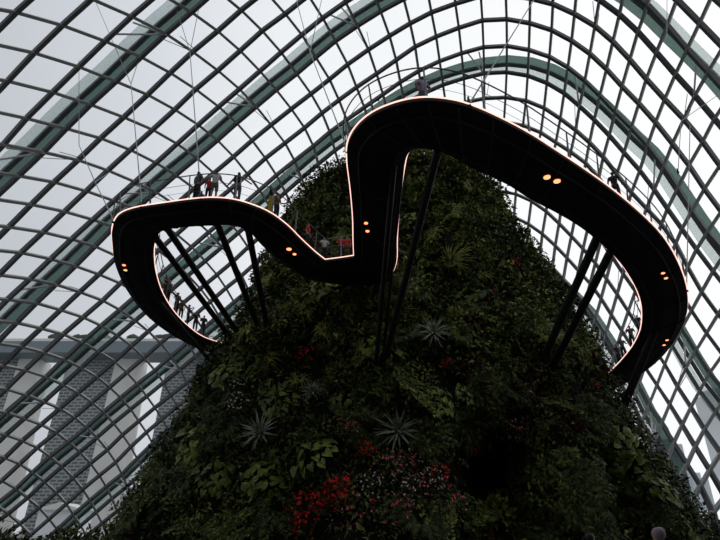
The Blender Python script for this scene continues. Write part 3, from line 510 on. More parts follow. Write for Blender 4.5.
# plants one can point at ------------------------------------------------
HERO = [
 ('rosette', 398, 440, 1.25, 'large pale spiky bromeliad rosette in the middle of the lower mountain face', 'bromeliad'),
 ('rosette', 271, 440, 1.2, 'dull grey spiky rosette low on the left of the mountain face', 'bromeliad'),
 ('rosette', 315, 406, .9, 'small drooping grey rosette below the scarlet blossoms', 'bromeliad'),
 ('rosette', 436, 342, 1.1, 'dark spiky rosette just right of the foot of the long leaning strut', 'bromeliad'),
 ('strap', 453, 262, 1.25, 'large yellowish strap-leaved clump on the upper face right of the walkway leg', 'grass plant'),
 ('strap', 462, 190, 1.0, 'strap-leaved clump near the top of the mountain under the black walkway', 'grass plant'),
 ('strap', 273, 283, 1.0, 'brown-green strap-leaved clump on the left shoulder under the walkway', 'grass plant'),
 ('red', 318, 364, .85, 'shrub with scarlet blossoms on the mountain face under the walkway junction', 'flowering shrub'),
 ('red', 345, 500, 1.0, 'tallest clump of red flowers at the bottom of the mountain', 'flowering shrub'),
 ('red', 304, 512, .9, 'red flower clump at the very bottom left of the flower bed', 'flowering shrub'),
 ('red', 322, 528, .8, 'red flower clump touching the bottom edge of the picture', 'flowering shrub'),
 ('red', 456, 446, .55, 'small scarlet flower spray right of the pale bromeliad', 'flowering shrub'),
 ('pink', 385, 480, 1.1, 'sprawling pink flowers just under the pale bromeliad', 'flowering shrub'),
 ('pink', 420, 500, 1.0, 'sprawling pink flowers at the bottom right of the flower bed', 'flowering shrub'),
 ('pink', 345, 436, .8, 'pink flowers left of the pale bromeliad', 'flowering shrub'),
 ('red', 368, 462, .6, 'crimson blossoms between the two bromeliads', 'flowering shrub'),
 ('red', 430, 478, .6, 'crimson blossoms below and right of the pale bromeliad', 'flowering shrub'),
 ('white', 250, 412, .9, 'shrub with tiny white blossoms at the left edge of the mountain face', 'flowering shrub'),
 ('white', 395, 500, .9, 'shrub with tiny white blossoms among the lower pink flowers', 'flowering shrub'),
 ('orange', 585, 393, .8, 'small bright orange flower spray on the right slope', 'flowering shrub'),
 ('pink', 517, 425, .7, 'hanging pink blossoms above the cave mouth', 'flowering shrub'),
 ('pink', 494, 304, .55, 'pink bloom on the right face halfway up', 'flowering shrub'),
 ('red', 448, 375-8, .4, 'few red blooms on the right of the leaning strut foot', 'flowering shrub'),
 ('red', 508, 268, .4, 'reddish bloom high on the right of the mountain', 'flowering shrub'),
 ('red', 388, 128+32, .01, None, None),
 ('broad', 325, 462, 1.15, 'bright heart-leaved philodendron at the lower middle of the mountain', 'leafy plant'),
 ('broad', 265, 492, 1.2, 'bright heart-leaved philodendron at the bottom left of the mountain', 'leafy plant'),
 ('broad', 222, 480, 1.0, 'dark heart-leaved plant at the bottom left edge of the mountain', 'leafy plant'),
 ('broad', 452, 398, .6, 'single pale broad leaf cluster right of centre', 'leafy plant'),
 ('broad', 430, 408, .9, 'drooping broad leaves right of centre above the bromeliad', 'leafy plant'),
 ('broad', 300, 270, 1.0, 'yellow-green broad leaves just below the front walkway limb', 'leafy plant'),
 ('broad', 412, 227, .8, 'bright yellow-green broad leaves right beside the walkway leg', 'leafy plant'),
 ('broad', 630, 470, 1.1, 'yellowing broad leaves low on the right slope', 'leafy plant'),
 ('broad', 610, 440, 1.1, 'broad arching leaves on the right slope', 'leafy plant'),
 ('broad', 650, 500, 1.0, 'broad yellow-edged leaves near the bottom right of the mountain', 'leafy plant'),
 ('olive_bush', 420, 160, 1.2, 'bright green bush on the summit, framed by the walkway curve', 'shrub'),
 ('olive_bush', 440, 165, 1.1, 'second bright bush on the summit, right of the framed one', 'shrub'),
 ('light_bush', 500, 510, 1.3, 'light green shrub at the foot of the cave mouth', 'shrub'),
 ('olive_bush', 495, 520, 1.3, 'yellow-green shrub at the bottom edge beside the cave', 'shrub'),
 ('bronze', 510, 262, .9, 'bronze-leaved shrub high on the right face', 'shrub'),
 ('bronze', 560, 430, 1.2, 'dark red-leaved shrub on the right slope above the cave', 'shrub'),
 ('bronze', 340, 180, .9, 'bronze-leaved shrub on the left shoulder of the summit', 'shrub'),
]
HERO += [
 ('pink', 360, 520, 1.1, 'pink flowers at the bottom edge right of the red clumps', 'flowering shrub'),
 ('pink', 405, 468, .8, 'pink flowers touching the lower tips of the pale bromeliad', 'flowering shrub'),
 ('pink', 440, 512, 1.0, 'rightmost pink flowers of the flower bed, near the bottom edge', 'flowering shrub'),
 ('pink', 395, 525, 1.0, 'pink flowers at the bottom edge in the middle of the flower bed', 'flowering shrub'),
 ('white', 372, 495, .8, 'tiny white blossoms left of the middle of the flower bed', 'flowering shrub'),
 ('white', 430, 492, .8, 'tiny white blossoms right of the middle of the flower bed', 'flowering shrub'),
 ('white', 245, 395, .8, 'upper patch of tiny white blossoms at the left edge of the mountain face', 'flowering shrub'),
 ('orange', 347, 498, 1.6, 'orange-red flower spike on the tallest red clump', 'flowering shrub'),
 ('red', 330, 510, .7, 'red flowers filling the gap between the tallest clump and the lower left one', 'flowering shrub'),
 ('olive_bush', 412, 152, 1.0, 'small bright bush against the walkway leg at the very top of the mountain', 'shrub'),
 ('light_bush', 462, 172, 1.2, 'leafy green bush on the right shoulder of the summit', 'shrub'),
 ('bush', 484, 180, 1.0, 'dark jagged bush silhouetted on the right shoulder of the summit', 'shrub'),
 ('bush', 512, 200, 1.5, 'dark bush jutting from the upper right outline of the mountain', 'shrub'),
 ('fern', 518, 228, 1.3, 'fern fringing the upper right outline of the mountain', 'fern'),
 ('bush', 547, 262, 1.4, 'dark bush bulging from the right outline behind the two heavy struts', 'shrub'),
 ('strap', 300, 192, 1.5, 'dark palm-like strap-leaved plant on the left shoulder outline', 'grass plant'),
 ('light_bush', 320, 176, 1.3, 'leafy bush topping the left shoulder of the mountain', 'shrub'),
 ('strap', 268, 262, 1.5, 'strap-leaved plant sticking out under the front walkway limb at the left outline', 'grass plant'),
 ('strap', 268, 296, 1.2, 'spiky strap-leaved plant on the left outline between two struts', 'grass plant'),
 ('broad', 232, 385, 1.1, 'broad-leaved plant on the left outline at mid height', 'leafy plant'),
 ('bush', 560, 300, 1.3, 'dark bush on the right outline at mid height', 'shrub'),
]
taken = []
for k_, px, py, sz, lab, cat in HERO:
    if lab is None: continue
    l, n = hit(px, py); l = l + n * (.65 if k_ in ('red', 'pink', 'white', 'orange', 'rosette', 'broad') else .3); o = place(k_, l, n, sz, random.uniform(0, 6.28)); tag(o, lab, cat); taken.append((px, py))
# the many other plants ------------------------------------------------
def region(px, py):
    row = 'summit' if py < 205 else 'upper face' if py < 300 else 'middle face' if py < 400 else 'lower face'
    # side by thirds of the visible mountain at that height
    l = np.interp(py, [150, 200, 300, 400, 540], [300, 288, 243, 188, 110]); r = np.interp(py, [150, 200, 300, 400, 540], [470, 515, 570, 622, 705]); t = (px - l) / (r - l)
    return ('left' if t < .33 else 'centre' if t < .67 else 'right'), row
DESC = {'fern': ('arching green fern', 'fern'), 'dark_fern': ('dark arching fern', 'fern'), 'bush': ('dark small-leaved shrub', 'shrub'), 'light_bush': ('mid green leafy shrub', 'shrub'),
        'olive_bush': ('olive yellow-green shrub', 'shrub'), 'bronze': ('bronze-leaved shrub', 'shrub'), 'broad': ('broad heart-leaved plant', 'leafy plant'), 'vine': ('trailing green vine', 'vine'),
        'rosette': ('grey spiky rosette', 'bromeliad'), 'strap': ('strap-leaved clump', 'grass plant')}
kinds = ['fern'] * 5 + ['dark_fern'] * 3 + ['bush'] * 6 + ['light_bush'] * 4 + ['olive_bush'] * 2 + ['bronze'] + ['broad'] * 4 + ['vine'] * 4 + ['strap'] * 2
cnt = 0; tr = 0; nh = len(taken)
while cnt < 290 and tr < 9000:
    tr += 1; px = random.uniform(110, 705); py = random.uniform(148, 538)
    r = ray(px, py).normalized(); l, n, i, d = BV.ray_cast(Vector((0, 0, EYE)), r)
    if l is None: continue
    if n.dot(r) > 0: n = -n
    if any(math.hypot(px - a, py - b) < 13 for a, b in taken[nh:]) or any(math.hypot(px - a, py - b) < 24 for a, b in taken[:nh]): continue
    if 450 < px < 528 and 425 < py < 510: continue
    dim_ = px > 430 and py > 395  # area given mostly darker kinds, shade put into leaf colour
    taken.append((px, py)); up_ = py < 330 and px > 330; k_ = random.choice(['bush', 'dark_fern', 'bush', 'dark_fern', 'vine', 'bronze']) if dim_ and random.random() < .7 else random.choice((kinds if py < 400 else ['bush', 'dark_fern', 'dark_fern', 'bush', 'bush', 'vine', 'broad', 'fern', 'bronze', 'dark_fern']) + (['olive_bush'] * 6 + ['light_bush'] * 4 + ['strap'] * 2 + ['fern'] * 3 if up_ else [])); sz = random.uniform(.8, 1.45)  # paler kinds above, darker below: light falloff put into plant colours
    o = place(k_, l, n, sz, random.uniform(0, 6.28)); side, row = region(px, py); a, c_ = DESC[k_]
    where = {'summit': 'on the %s of the mountain summit', 'upper face': 'on the %s of the upper mountain face', 'middle face': 'halfway up the %s of the mountain face', 'lower face': 'on the %s of the lower mountain face'}[row] % side
    tag(o, a + ' ' + where, c_, a + 's ' + where); cnt += 1

# ---------------------------------------------------------------- the suspended walkway
PAIRS = [(222,352,224,343,13.5),(205,348,205,337,13.5),(187,341,190,327,13.5),(165,328,175,312,13.5),(145,311,163,293,13.5),(127,287,156,272,13.5),(116,262,154,252,13.5),(113,240,156,238,13.5),(113,226,160,231,13.5),(119,214,167,227,13.5),(135,207,180,225.5,13.5),(165,202,200,224,13.5),(195,198,215,223.5,13.5),(215,197,228,223,13.5),(235,199,240,225,13.5),(255,205,250,230,13.5),(272,213,259,240,13.5),(288,225,272,253,13.5),(302,239,285,263,13.5),(315,251,300,273,13.5),(325,259,315,279,13.5),(341,257,350,284,13.5),(354,255,387,283,13.5),(353.5,240,396,262,13.5),(353,215,397,235,13.5),(350.5,185,400,195,13.4),(347.5,160,405,160,13.3),(348,142,409,150,13.2),(356,126,414,147,13.1),(372,112,420,146,13),(395,102,430,147,13),(420,97,441,150,13),(445,98,455,156,13),(470,104,472,166,13),(500,117,490,174,13),(530,133,510,184,12.9),(555,149,530,197,12.8),(585,169,555,210,12.7),(615,191,580,225,12.5),(642,214,602,243,12.3),(662,235,620,261,12.1),(676,258,633,281,11.9),(685,282,640,298,11.7),(687,303,642,314,11.5),(683,320,640,330,11.4),(674,338,632,346,11.3),(660,356,620,361,11.2),(642,371,608,373,11.1),(622,383,600,379,11),(603,393,590,386,11)]
raw = [(at_h(a, b, h), at_h(c_, d, h)) for a, b, c_, d, h in PAIRS]
def catmull(p, n=4):
    o = []
    for i in range(len(p) - 1):
        a = p[max(i - 1, 0)]; b = p[i]; c_ = p[i + 1]; d = p[min(i + 2, len(p) - 1)]
        for k in range(n):
            t = k / n; o.append(.5 * ((2 * b) + (-a + c_) * t + (2 * a - 5 * b + 4 * c_ - d) * t * t + (-a + 3 * b - 3 * c_ + d) * t ** 3))
    o.append(p[-1]); return o
cor = 20   # keep the corners of the V sharp
def path(side):
    p = [r[side] for r in raw]
    if side == 0: return catmull(p[:21]) [:-1] + catmull(p[20:23])[:-1] + catmull(p[22:])
    return catmull(p[:23])[:-1] + catmull(p[22:])
PO = path(0); PI_ = path(1)
PO = PO[:]; n_ = min(len(PO), len(PI_)); assert len(PO) == len(PI_), (len(PO), len(PI_))
print('deck widths', [round((a - b).length, 1) for a, b in raw])
walk = empty('suspended_walkway', (0, 0, 0)); tag(walk, 'black curving aerial walkway with glowing pink edge lights looping out from the mountain', 'walkway')
PROF = [(0, 0), (1, 0), (1, -.12), (.8, -.30), (.55, -.42), (.45, -.42), (.2, -.34), (0, -.18)]
V = []; Fc = []; n = len(PO)
for a, b in zip(PO, PI_):
    for t, h in PROF: V.append(a.lerp(b, t) + Vector((0, 0, h)))
k = len(PROF)
for i in range(n - 1):
    for j in range(k): Fc.append((i * k + j, i * k + (j + 1) % k, (i + 1) * k + (j + 1) % k, (i + 1) * k + j))
Fc.append(tuple(range(k))); Fc.append(tuple((n - 1) * k + j for j in range(k))[::-1])
deck = mesh_obj('deck', V, Fc, M_deck, walk)
for t, h in ((.2, -.36), (.8, -.32)):
    mb = MB(); mb.tube([a.lerp(b, t) + Vector((0, 0, h)) for a, b in zip(PO, PI_)], .05, 5); mb.build('underside_pipe', M_seam, walk)
for i in range(0, n, 5):
    mb = MB(); a, b = PO[i], PI_[i]; mb.tube([a.lerp(b, .03) + Vector((0, 0, -.22)), a.lerp(b, .2) + Vector((0, 0, -.36)), a.lerp(b, .5) + Vector((0, 0, -.44)), a.lerp(b, .8) + Vector((0, 0, -.32)), a.lerp(b, .97) + Vector((0, 0, -.16))], .045, 4); mb.build('cross_rib', M_seam, walk)
def offs(pa, pb, dist, dz): return [a + (a - b).normalized() * dist + Vector((0, 0, dz)) for a, b in zip(pa, pb)]
for pa, pb in ((PO, PI_), (PI_, PO)):
    mb = MB(); mb.tube(offs(pa, pb, .03, -.03), .028, 5); tag(mb.build('edge_light', M_led, walk), 'glowing pink light strip')
    # railing: posts leaning out, top rail, mid wires
    fe = offs(pa, pb, -.06, 0); te = offs(pa, pb, .16, 1.15)
    mb = MB(); mb.tube(te, .028, 5); mb.build('top_rail', M_rail, walk)
    mb = MB()
    for q in (.3, .62): mb.tube([a.lerp(b, q) for a, b in zip(fe, te)], .009 if q < .5 else .014, 4)
    mb.build('rail_wires', M_rail, walk)
    acc = 0; last = fe[0]
    for i in range(1, n):
        acc += (fe[i] - fe[i - 1]).length
        if acc > 1.9:
            acc = 0; mb = MB(); d = (fe[i] - fe[i - 1]).normalized() * .05
            f0, t0 = fe[i], te[i]; mb.tube([f0, t0], .05, 4, .03); mb.build('railing_post', M_rail, walk)
# lamps under the deck
for px, py, h in [(547,177,12.9),(557,181,12.9),(366,223,13.4),(367.5,231,13.4),(289,249,13.5),(294.5,254,13.5),(124,265,13.5),(125.5,270,13.5),(663,273,11.9),(666,278,11.9),(667,340,11.4),(664,345,11.4)]:
    c0 = at_h(px, py, h - .55); kk = min(range(n), key=lambda k: (PO[k].lerp(PI_[k], .5) - c0).length); c_ = at_h(px, py, PO[kk].z - EYE - .50); big = (px, py) in ((289, 249), (547, 177), (557, 181)); rr = .13 if big else .09
    mb = MB(); mb.tube([c_ + Vector((0, 0, .25)), c_ + Vector((0, 0, 0))], rr + .03, 12); h_ = mb.build('downlight', M_lampb, walk)
    mb = MB(); mb.tube([c_ + Vector((0, 0, .0)), c_ + Vector((0, 0, -.03))], rr, 12); tag(mb.build('lamp_lens', M_lamp, h_), 'glowing amber lens')

# ---------------------------------------------------------------- struts from the mountain to the walkway
STR = [(155,237,13.3,231,340,.17,'strut nearest the left limb, outermost of the fan inside the left loop'),(167,228,13.3,238,336,.17,'second strut of the fan inside the left loop, counted from its left limb'),
       (217,223,13.3,257,333,.17,'black strut falling from the middle of the front limb of the left loop'),(248,229,13.3,266,330,.17,'rightmost black strut of the fan under the left loop'),
       (158,300,13.2,216,372,.13,'thin black strut under the far left limb of the walkway'),
       (394,165,13.1,377,372,.12,'left one of the slim black strut pair along the walkway leg'),(403,160,13.1,381,374,.08,'right, thinner one of the slim black strut pair along the walkway leg'),
       (438,150,12.8,385,368,.16,'long leaning black strut seen through the walkway curve against the summit'),
       (598,236,12.3,540,373,.20,'left one of two heavy black struts under the right loop'),(612,249,12.2,549,378,.20,'right one of two heavy black struts under the right loop'),
       (655,330,11.2,622,420,.24,'thick black strut under the far end of the right loop')]
for a, b, h, c_, d, r, lab in STR:
    top = at_h(a, b, h); l, nn = hit(c_, d); foot = l - nn * .3
    root = empty('support_strut', foot); tag(root, lab, 'strut')
    mb = MB(); mb.tube([Vector((0, 0, 0)), (top - foot) * .03, (top - foot) * .97, top - foot], r, 10); mb.v = [tuple(v) for v in mb.v]; mb.build('tube', M_strut, root, True)
    mb = MB(); dd = (top - foot).normalized(); mb.tube([top - foot - dd * .5, top - foot + dd * .05], r * .6, 8, r * 1.3); mb.build('end_fitting', M_strut, root)

# ---------------------------------------------------------------- suspension cables
def cable(pl, lab, r=.03):
    root = empty('suspension_cable', pl[-1][-1]); tag(root, lab, 'cable')
    o_ = root.location
    for seg in pl:
        mb = MB(); mb.tube([p - o_ for p in seg], r, 5); mb.build('wire', M_cable, root)
    mb = MB(); j = pl[-1][-1] - o_; mb.tube([j + Vector((0, 0, -.1)), j + Vector((0, 0, .35))], .09, 6, .03); mb.build('end_clamp', M_strut, root)
j = at_y(190, 52, 30)
cable([[at_y(175, 4, 38), j], [at_y(201, -2, 38), j], [j, at_h(201, 198, 13.5)]], 'forked steel cable dropping to the walkway beside the standing visitors')
j = at_y(310, 52, 26)
cable([[at_y(295, -5, 33), j], [at_y(322, -2, 33), j], [j, at_h(347.5, 150, 13.3)]], 'forked steel cable to the left corner of the high walkway curve')
cable([[at_y(540, -10, 24), at_h(469, 104.5, 13)]], 'slanting steel cable meeting the top edge of the right loop')
j = at_y(95, 182, 30); 
cable([[at_y(79, 60, 42), at_y(79, 145, 33), j], [at_y(110, 172, 34), j], [j, at_h(114, 221, 13.5)]], 'bent steel cable to the outer corner of the left loop')
j = at_y(131, 84, 34)
cable([[at_y(94, -2, 42), j], [at_y(138, 62, 38), j], [j, at_h(142, 206, 13.5)]], 'forked steel cable falling between the two forked ones at the left')
j = at_y(667, 38, 34)
cable([[at_y(667, -5, 38), j], [at_y(690, 125, 34), at_h(686.5, 290, 11.6)]], 'steel cable hanging beside the right end of the walkway')
j = at_y(700, 110, 36)
cable([[at_y(725, 90, 40), at_y(681, 121, 36)], [at_y(681, 121, 36), at_y(678, 172, 33)]], 'slack steel cable crossing the panes at the upper right')

# ---------------------------------------------------------------- people
SK = mat('skin', (.35, .20, .14), .6); HAIR = mat('dark_hair', (.012, .010, .009), .6)
def cloth(name, c_): return mat(name, c_, .85, noise=.15, nscale=12)
CL = {'grey': cloth('grey_cloth', (.10, .10, .11)), 'black': cloth('black_cloth', (.015, .015, .018)), 'white': cloth('white_cloth', (.55, .55, .56)), 'red': cloth('red_cloth', (.65, .02, .02)),
      'purple': cloth('mauve_cloth', (.32, .25, .42)), 'blue': cloth('blue_cloth', (.03, .20, .42)), 'khaki': cloth('khaki_cloth', (.12, .12, .09)), 'yellow': cloth('yellow_cloth', (.45, .40, .05)), 'pinkgrey': cloth('pink_grey_cloth', (.30, .24, .27)), 'brown': cloth('brown_cloth', (.10, .05, .03))}
def skin_obj(name, verts, edges, radii, m, parent, root=0, sub=1):
    me = bpy.data.meshes.new(name); me.from_pydata([tuple(v) for v in verts], edges, []); me.materials.append(m)
    o = bpy.data.objects.new(name, me); C.objects.link(o); o.parent = parent
    sm = o.modifiers.new('skin', 'SKIN'); sm.use_smooth_shade = True
    sv = me.skin_vertices[0].data if me.skin_vertices else None
    if sv is None:
        bpy.context.view_layer.objects.active = o; sv = me.skin_vertices[0].data
    for i, r in enumerate(radii):
        rr = r if isinstance(r, tuple) else (r, r); sv[i].radius = rr; sv[i].use_root = (i == root)
    s2 = o.modifiers.new('sub', 'SUBSURF'); s2.levels = sub; s2.render_levels = sub
    return o
def person(loc, face, lab, shirt='grey', legs='black', arm='down', hair='short', h=1.68, bag=None, armsl=None, hat=None):
    """face = rotation about Z; the figure is built facing -Y"""
    root = empty('person', loc, face); tag(root, lab, 'person'); root.scale = (h / 1.7,) * 3
    Lp = {}
    def arms(side):
        m_ = arm if side < 0 or armsl is None else armsl
        s = side
        sh = (s * .18, 0, 1.40)
        if m_ == 'down': return [sh, (s * .23, .02, 1.14), (s * .24, -.04, .90), (s * .24, -.07, .80)]
        if m_ == 'rail': return [sh, (s * .27, -.02, 1.18), (s * .30, -.26, 1.10), (s * .30, -.36, 1.10)]
        if m_ == 'out': return [sh, (s * .36, .0, 1.22), (s * .56, -.10, 1.08), (s * .64, -.12, 1.04)]
        if m_ == 'camera': return [sh, (s * .26, -.08, 1.20), (s * .12, -.30, 1.40), (s * .06, -.36, 1.45)]
        if m_ == 'hip': return [sh, (s * .34, .06, 1.18), (s * .19, -.02, 1.00), (s * .14, -.05, .98)]
    AL = arms(-1); AR = arms(1)
    v = [(0, 0, .95), (0, 0, 1.12), (0, 0, 1.32), (0, .0, 1.44), (0, -.005, 1.51), (0, -.02, 1.58), (0, -.02, 1.66)]
    r = [(.15, .11), (.13, .10), (.16, .10), (.07, .065), (.052, .052), (.078, .092), (.062, .075)]
    e_ = [(0, 1), (1, 2), (2, 3), (3, 4), (4, 5), (5, 6)]
    for A_ in (AL, AR):
        b = len(v); v += A_; r += [.062, .046, .034, .036]; e_ += [(2, b), (b, b + 1), (b + 1, b + 2), (b + 2, b + 3)]
    for s in (-1, 1):
        b = len(v); v += [(s * .09, 0, .86), (s * .10, -.015, .50), (s * .11, .02, .10), (s * .12, -.13, .035)]; r += [.095, .062, .042, .04]; e_ += [(0, b), (b, b + 1), (b + 1, b + 2), (b + 2, b + 3)]
    body = skin_obj('body', v, e_, r, SK, root)
    # shirt with sleeves
    mid = lambda a, b, t: tuple(a[i] + (b[i] - a[i]) * t for i in range(3))
    v = [(0, 0, .84), (0, 0, 1.12), (0, 0, 1.32), (0, 0, 1.43)]; r = [(.165, .125), (.15, .118), (.175, .118), (.085, .08)]; e_ = [(0, 1), (1, 2), (2, 3)]
    for A_ in (AL, AR): b = len(v); v += [A_[0], mid(A_[0], A_[1], .85)]; r += [.075, .062]; e_ += [(2, b), (b, b + 1)]
    skin_obj('shirt', v, e_, r, CL[shirt], root)
    v = [(0, 0, 1.06), (0, 0, .90)]; r = [(.145, .11), (.16, .12)]; e_ = [(0, 1)]
    for s in (-1, 1):
        b = len(v); kz = .12 if legs != 'khaki' else .52
        v += [(s * .095, 0, .80), (s * .10, -.01, .55), (s * .11, .01, kz)]; r += [.105, .082, .062 if legs != 'khaki' else .09]; e_ += [(1, b), (b, b + 1), (b + 1, b + 2)]
    skin_obj('shorts' if legs == 'khaki' else 'trousers', v, e_, r, CL[legs], root)
    for s in (-1, 1): skin_obj('shoe', [(s * .115, .05, .045), (s * .12, -.14, .035)], [(0, 1)], [.05, .042], CL['black'], root)
    # hair, with face features under it
    hv = [(0, .02, 1.66), (0, .045, 1.60), (0, .05, 1.52)]; hr = [(.083, .088), (.082, .07), (.055, .045)]; he = [(0, 1), (1, 2)]
    if hair == 'long': hv += [(0, .06, 1.40)]; hr += [(.07, .035)]; he += [(2, 3)]
    skin_obj('hair', hv, he, hr, HAIR if hat is None else CL[hat], root)
    mb = MB()
    for s in (-1, 1): mb.tube([(s * .033, -.115, 1.60), (s * .033, -.10, 1.60)], .010, 6)
    mb.build('eyes', HAIR, root)
    skin_obj('nose', [(0, -.112, 1.59), (0, -.128, 1.565)], [(0, 1)], [.010, .013], SK, root, sub=0)
    if bag: 
        mb = MB(); mb.box(-.15, .15, .10, .26, 1.02, 1.40); b_ = mb.build('backpack', CL[bag], root); bv = b_.modifiers.new('b', 'BEVEL'); bv.width = .04; bv.segments = 3
    return root
def on_deck(px, py, h, inward=.35):
    p = at_h(px, py, h)
    q = min(((PO[k] - p).length, k, 0) for k in range(n)); q2 = min(((PI_[k] - p).length, k, 1) for k in range(n)); q = min(q, q2)
    a, b = (PO, PI_) if q[2] == 0 else (PI_, PO); k = q[1]; m2 = k + 1 if k + 1 < n and (k == 0 or (a[k + 1] - p).length < (a[k - 1] - p).length) else k - 1
    sd = (a[m2] - a[k]); tt = max(0, min(1, (p - a[k]).dot(sd) / max(sd.length_squared, 1e-6))); e0 = a[k] + sd * tt; return e0 + (b[k] - a[k]).normalized() * inward
    # nudge towards the deck centre line
    i = min(range(n), key=lambda k: (PO[k].lerp(PI_[k], .5) - p).length); c_ = PO[i].lerp(PI_[i], .5); d = c_ - p; d.z = 0
    return Vector((p.x, p.y, h + EYE)) + d.normalized() * min(inward, d.length)
PPL = [
 (192, 198.5, 13.5, 2.6, dict(shirt='grey', legs='black', arm='rail', hair='long', lab='visitor with long dark hair in a grey top leaning at the left loop railing')),
 (205.5, 198.5, 13.5, .4, dict(shirt='red', legs='black', arm='down', h=1.25, lab='child in red between the two visitors at the left loop railing')),
 (211, 198, 13.5, 3.3, dict(shirt='white', legs='khaki', arm='camera', armsl='hip', lab='tall visitor in a light shirt and shorts on the left loop')),
 (235, 200, 13.5, 3.0, dict(shirt='white', legs='grey', arm='out', bag='black', lab='visitor in white with a black bag, arms spread along the left loop railing')),
 (269, 213, 13.5, 2.0, dict(shirt='black', legs='yellow', arm='rail', lab='visitor in black where the left loop bends down to the junction')),
 (276, 217, 13.5, 1.0, dict(shirt='brown', legs='black', arm='rail', h=1.5, lab='shorter visitor in brown behind the one in black')),
 (308, 246, 13.5, 1.2, dict(shirt='red', legs='black', arm='down', h=1.5, lab='visitor in red on the slope before the junction')),
 (326, 261, 13.5, .3, dict(shirt='white', legs='black', arm='rail', h=1.55, hat='white', lab='visitor in white and black at the inner corner of the junction')),
 (341, 259, 13.5, .3, dict(shirt='red', legs='black', arm='rail', h=1.5, lab='left one of two visitors in red at the junction')),
 (347, 258, 13.5, -.3, dict(shirt='red', legs='brown', arm='down', h=1.4, lab='right one of two visitors in red at the junction')),
 (418, 97.5, 13.0, 3.6, dict(shirt='purple', legs='grey', arm='hip', h=1.62, lab='visitor in mauve alone at the top of the high walkway curve')),
 (172, 297, 13.5, 1.5, dict(shirt='black', legs='black', arm='rail', lab='topmost dark visitor inside the left loop')),
 (176, 302, 13.5, 1.2, dict(shirt='grey', legs='black', arm='down', lab='dark visitor inside the left loop, right of its topmost one')),
 (185, 313, 13.5, 1.0, dict(shirt='black', legs='black', arm='rail', lab='leftmost dark visitor of the middle cluster inside the left loop')),
 (190, 318, 13.5, .2, dict(shirt='brown', legs='black', arm='down', h=1.5, lab='brown-clad visitor of the cluster inside the left loop')),
 (197, 324, 13.5, 1.7, dict(shirt='grey', legs='black', arm='camera', lab='grey-clad visitor filming inside the left loop')),
 (203, 330, 13.5, .2, dict(shirt='black', legs='black', arm='rail', lab='dark visitor left of the last one inside the left loop')),
 (211, 334, 13.5, .6, dict(shirt='black', legs='black', arm='rail', h=1.75, lab='last dark visitor standing apart at the far end of the left loop')),
 (641, 318, 11.5, -1.2, dict(shirt='black', legs='black', arm='rail', lab='topmost dark visitor at the inner railing of the right loop')),
 (633, 338, 11.35, -1.0, dict(shirt='black', legs='black', arm='down', h=1.5, lab='second dark visitor down the inner railing of the right loop')),
 (622, 351, 11.2, -.6, dict(shirt='brown', legs='black', arm='rail', lab='brown-clad visitor at the far bend of the right loop')),
 (612, 362, 11.1, -.3, dict(shirt='grey', legs='black', arm='rail', lab='grey-clad visitor near the far end of the right loop')),
 (604, 368, 11.0, .3, dict(shirt='black', legs='black', arm='down', h=1.55, lab='last dark visitor beside the mountain on the right loop')),
 (632, 197, 12.3, 2.6, dict(shirt='black', legs='black', arm='rail', h=1.5, lab='dark figure at the outer railing of the right loop')),
]
for px, py, h, fz, kw in PPL:
    lab = kw.pop('lab'); person(on_deck(px, py, h, 1.4 if px < 0 else .75 if px == 418 else .3), fz, lab, **kw)
# a blue bag held by the first visitor
bp = on_deck(198, 198.5, 13.5, .3); mb = MB(); mb.box(-.14, .14, -.06, .06, 0, .36); bag = mb.build('carrier_bag', CL['blue']); bag.location = bp
tag(bag, 'bright blue bag standing at the left loop railing', 'bag')
# visitors near the camera, only the tops of their heads in frame
person((3.42, 6.9, 0), 3.0, 'visitor at the bottom edge right of centre with a pink-grey head covering', shirt='pinkgrey', legs='black', hat='pinkgrey', h=1.70)
person((3.55, 9.3, 0), 2.6, 'visitor in shadow left of the one with the pink-grey head covering', shirt='brown', legs='black', h=1.64)

# ---------------------------------------------------------------- dark planting at the dome foot
def tree(x, y, s, lab, col=G_dark, nn=700, hgt=2.2):
    root = empty('dark_bush', (x, y, 0)); tag(root, lab, 'bush')
    mb = MB()
    for a in range(5):
        t = a * 1.26; mb.tube([(0, 0, 0), (math.cos(t) * .3, math.sin(t) * .3, hgt * .4), (math.cos(t) * .8 * s, math.sin(t) * .8 * s, hgt * .8)], .06, 5, .02)
    mb.build('stem', M_rock, root)
    U = rnd_unit(nn); U[:, 2] = np.abs(U[:, 2]); Pn = U * rng.uniform(.5, 1, nn)[:, None] * np.array([s * 1.5, s * 1.5, hgt * .75]) + np.array([0, 0, hgt * .3]); L = rng.uniform(.2, .45, nn)
    Vv, Ff = leaves(Pn, U + rng.normal(size=(nn, 3)) * .5, U + np.array([0, 0, .5]), L, L * .4); ti = rng.uniform(0, .6, len(Ff)); mesh_obj('foliage', Vv, Ff, col, root, tint=ti)
tree(-18.5, 26.5, 1.7, 'dark bush in the bottom left corner by the glass', hgt=3.0)
tree(-21.0, 29.5, 1.6, 'dark bush at the far bottom left edge, half behind the corner one', hgt=3.6)
tree(-15.6, 26.5, 1.2, 'low dark bush right of the bottom left corner bush', hgt=1.6)
tree(-13.0, 27.5, 1.2, 'low dark bush at the left foot of the mountain', hgt=1.8)
tree(20.5, 33, 1.6, 'dark bush at the right foot of the mountain', hgt=2.4)
tree(23.5, 34, 1.6, 'dark bush in the bottom right corner by the glass', hgt=3.2)
tree(25.5, 36, 1.5, 'dark bush at the far bottom right edge', hgt=3.4)

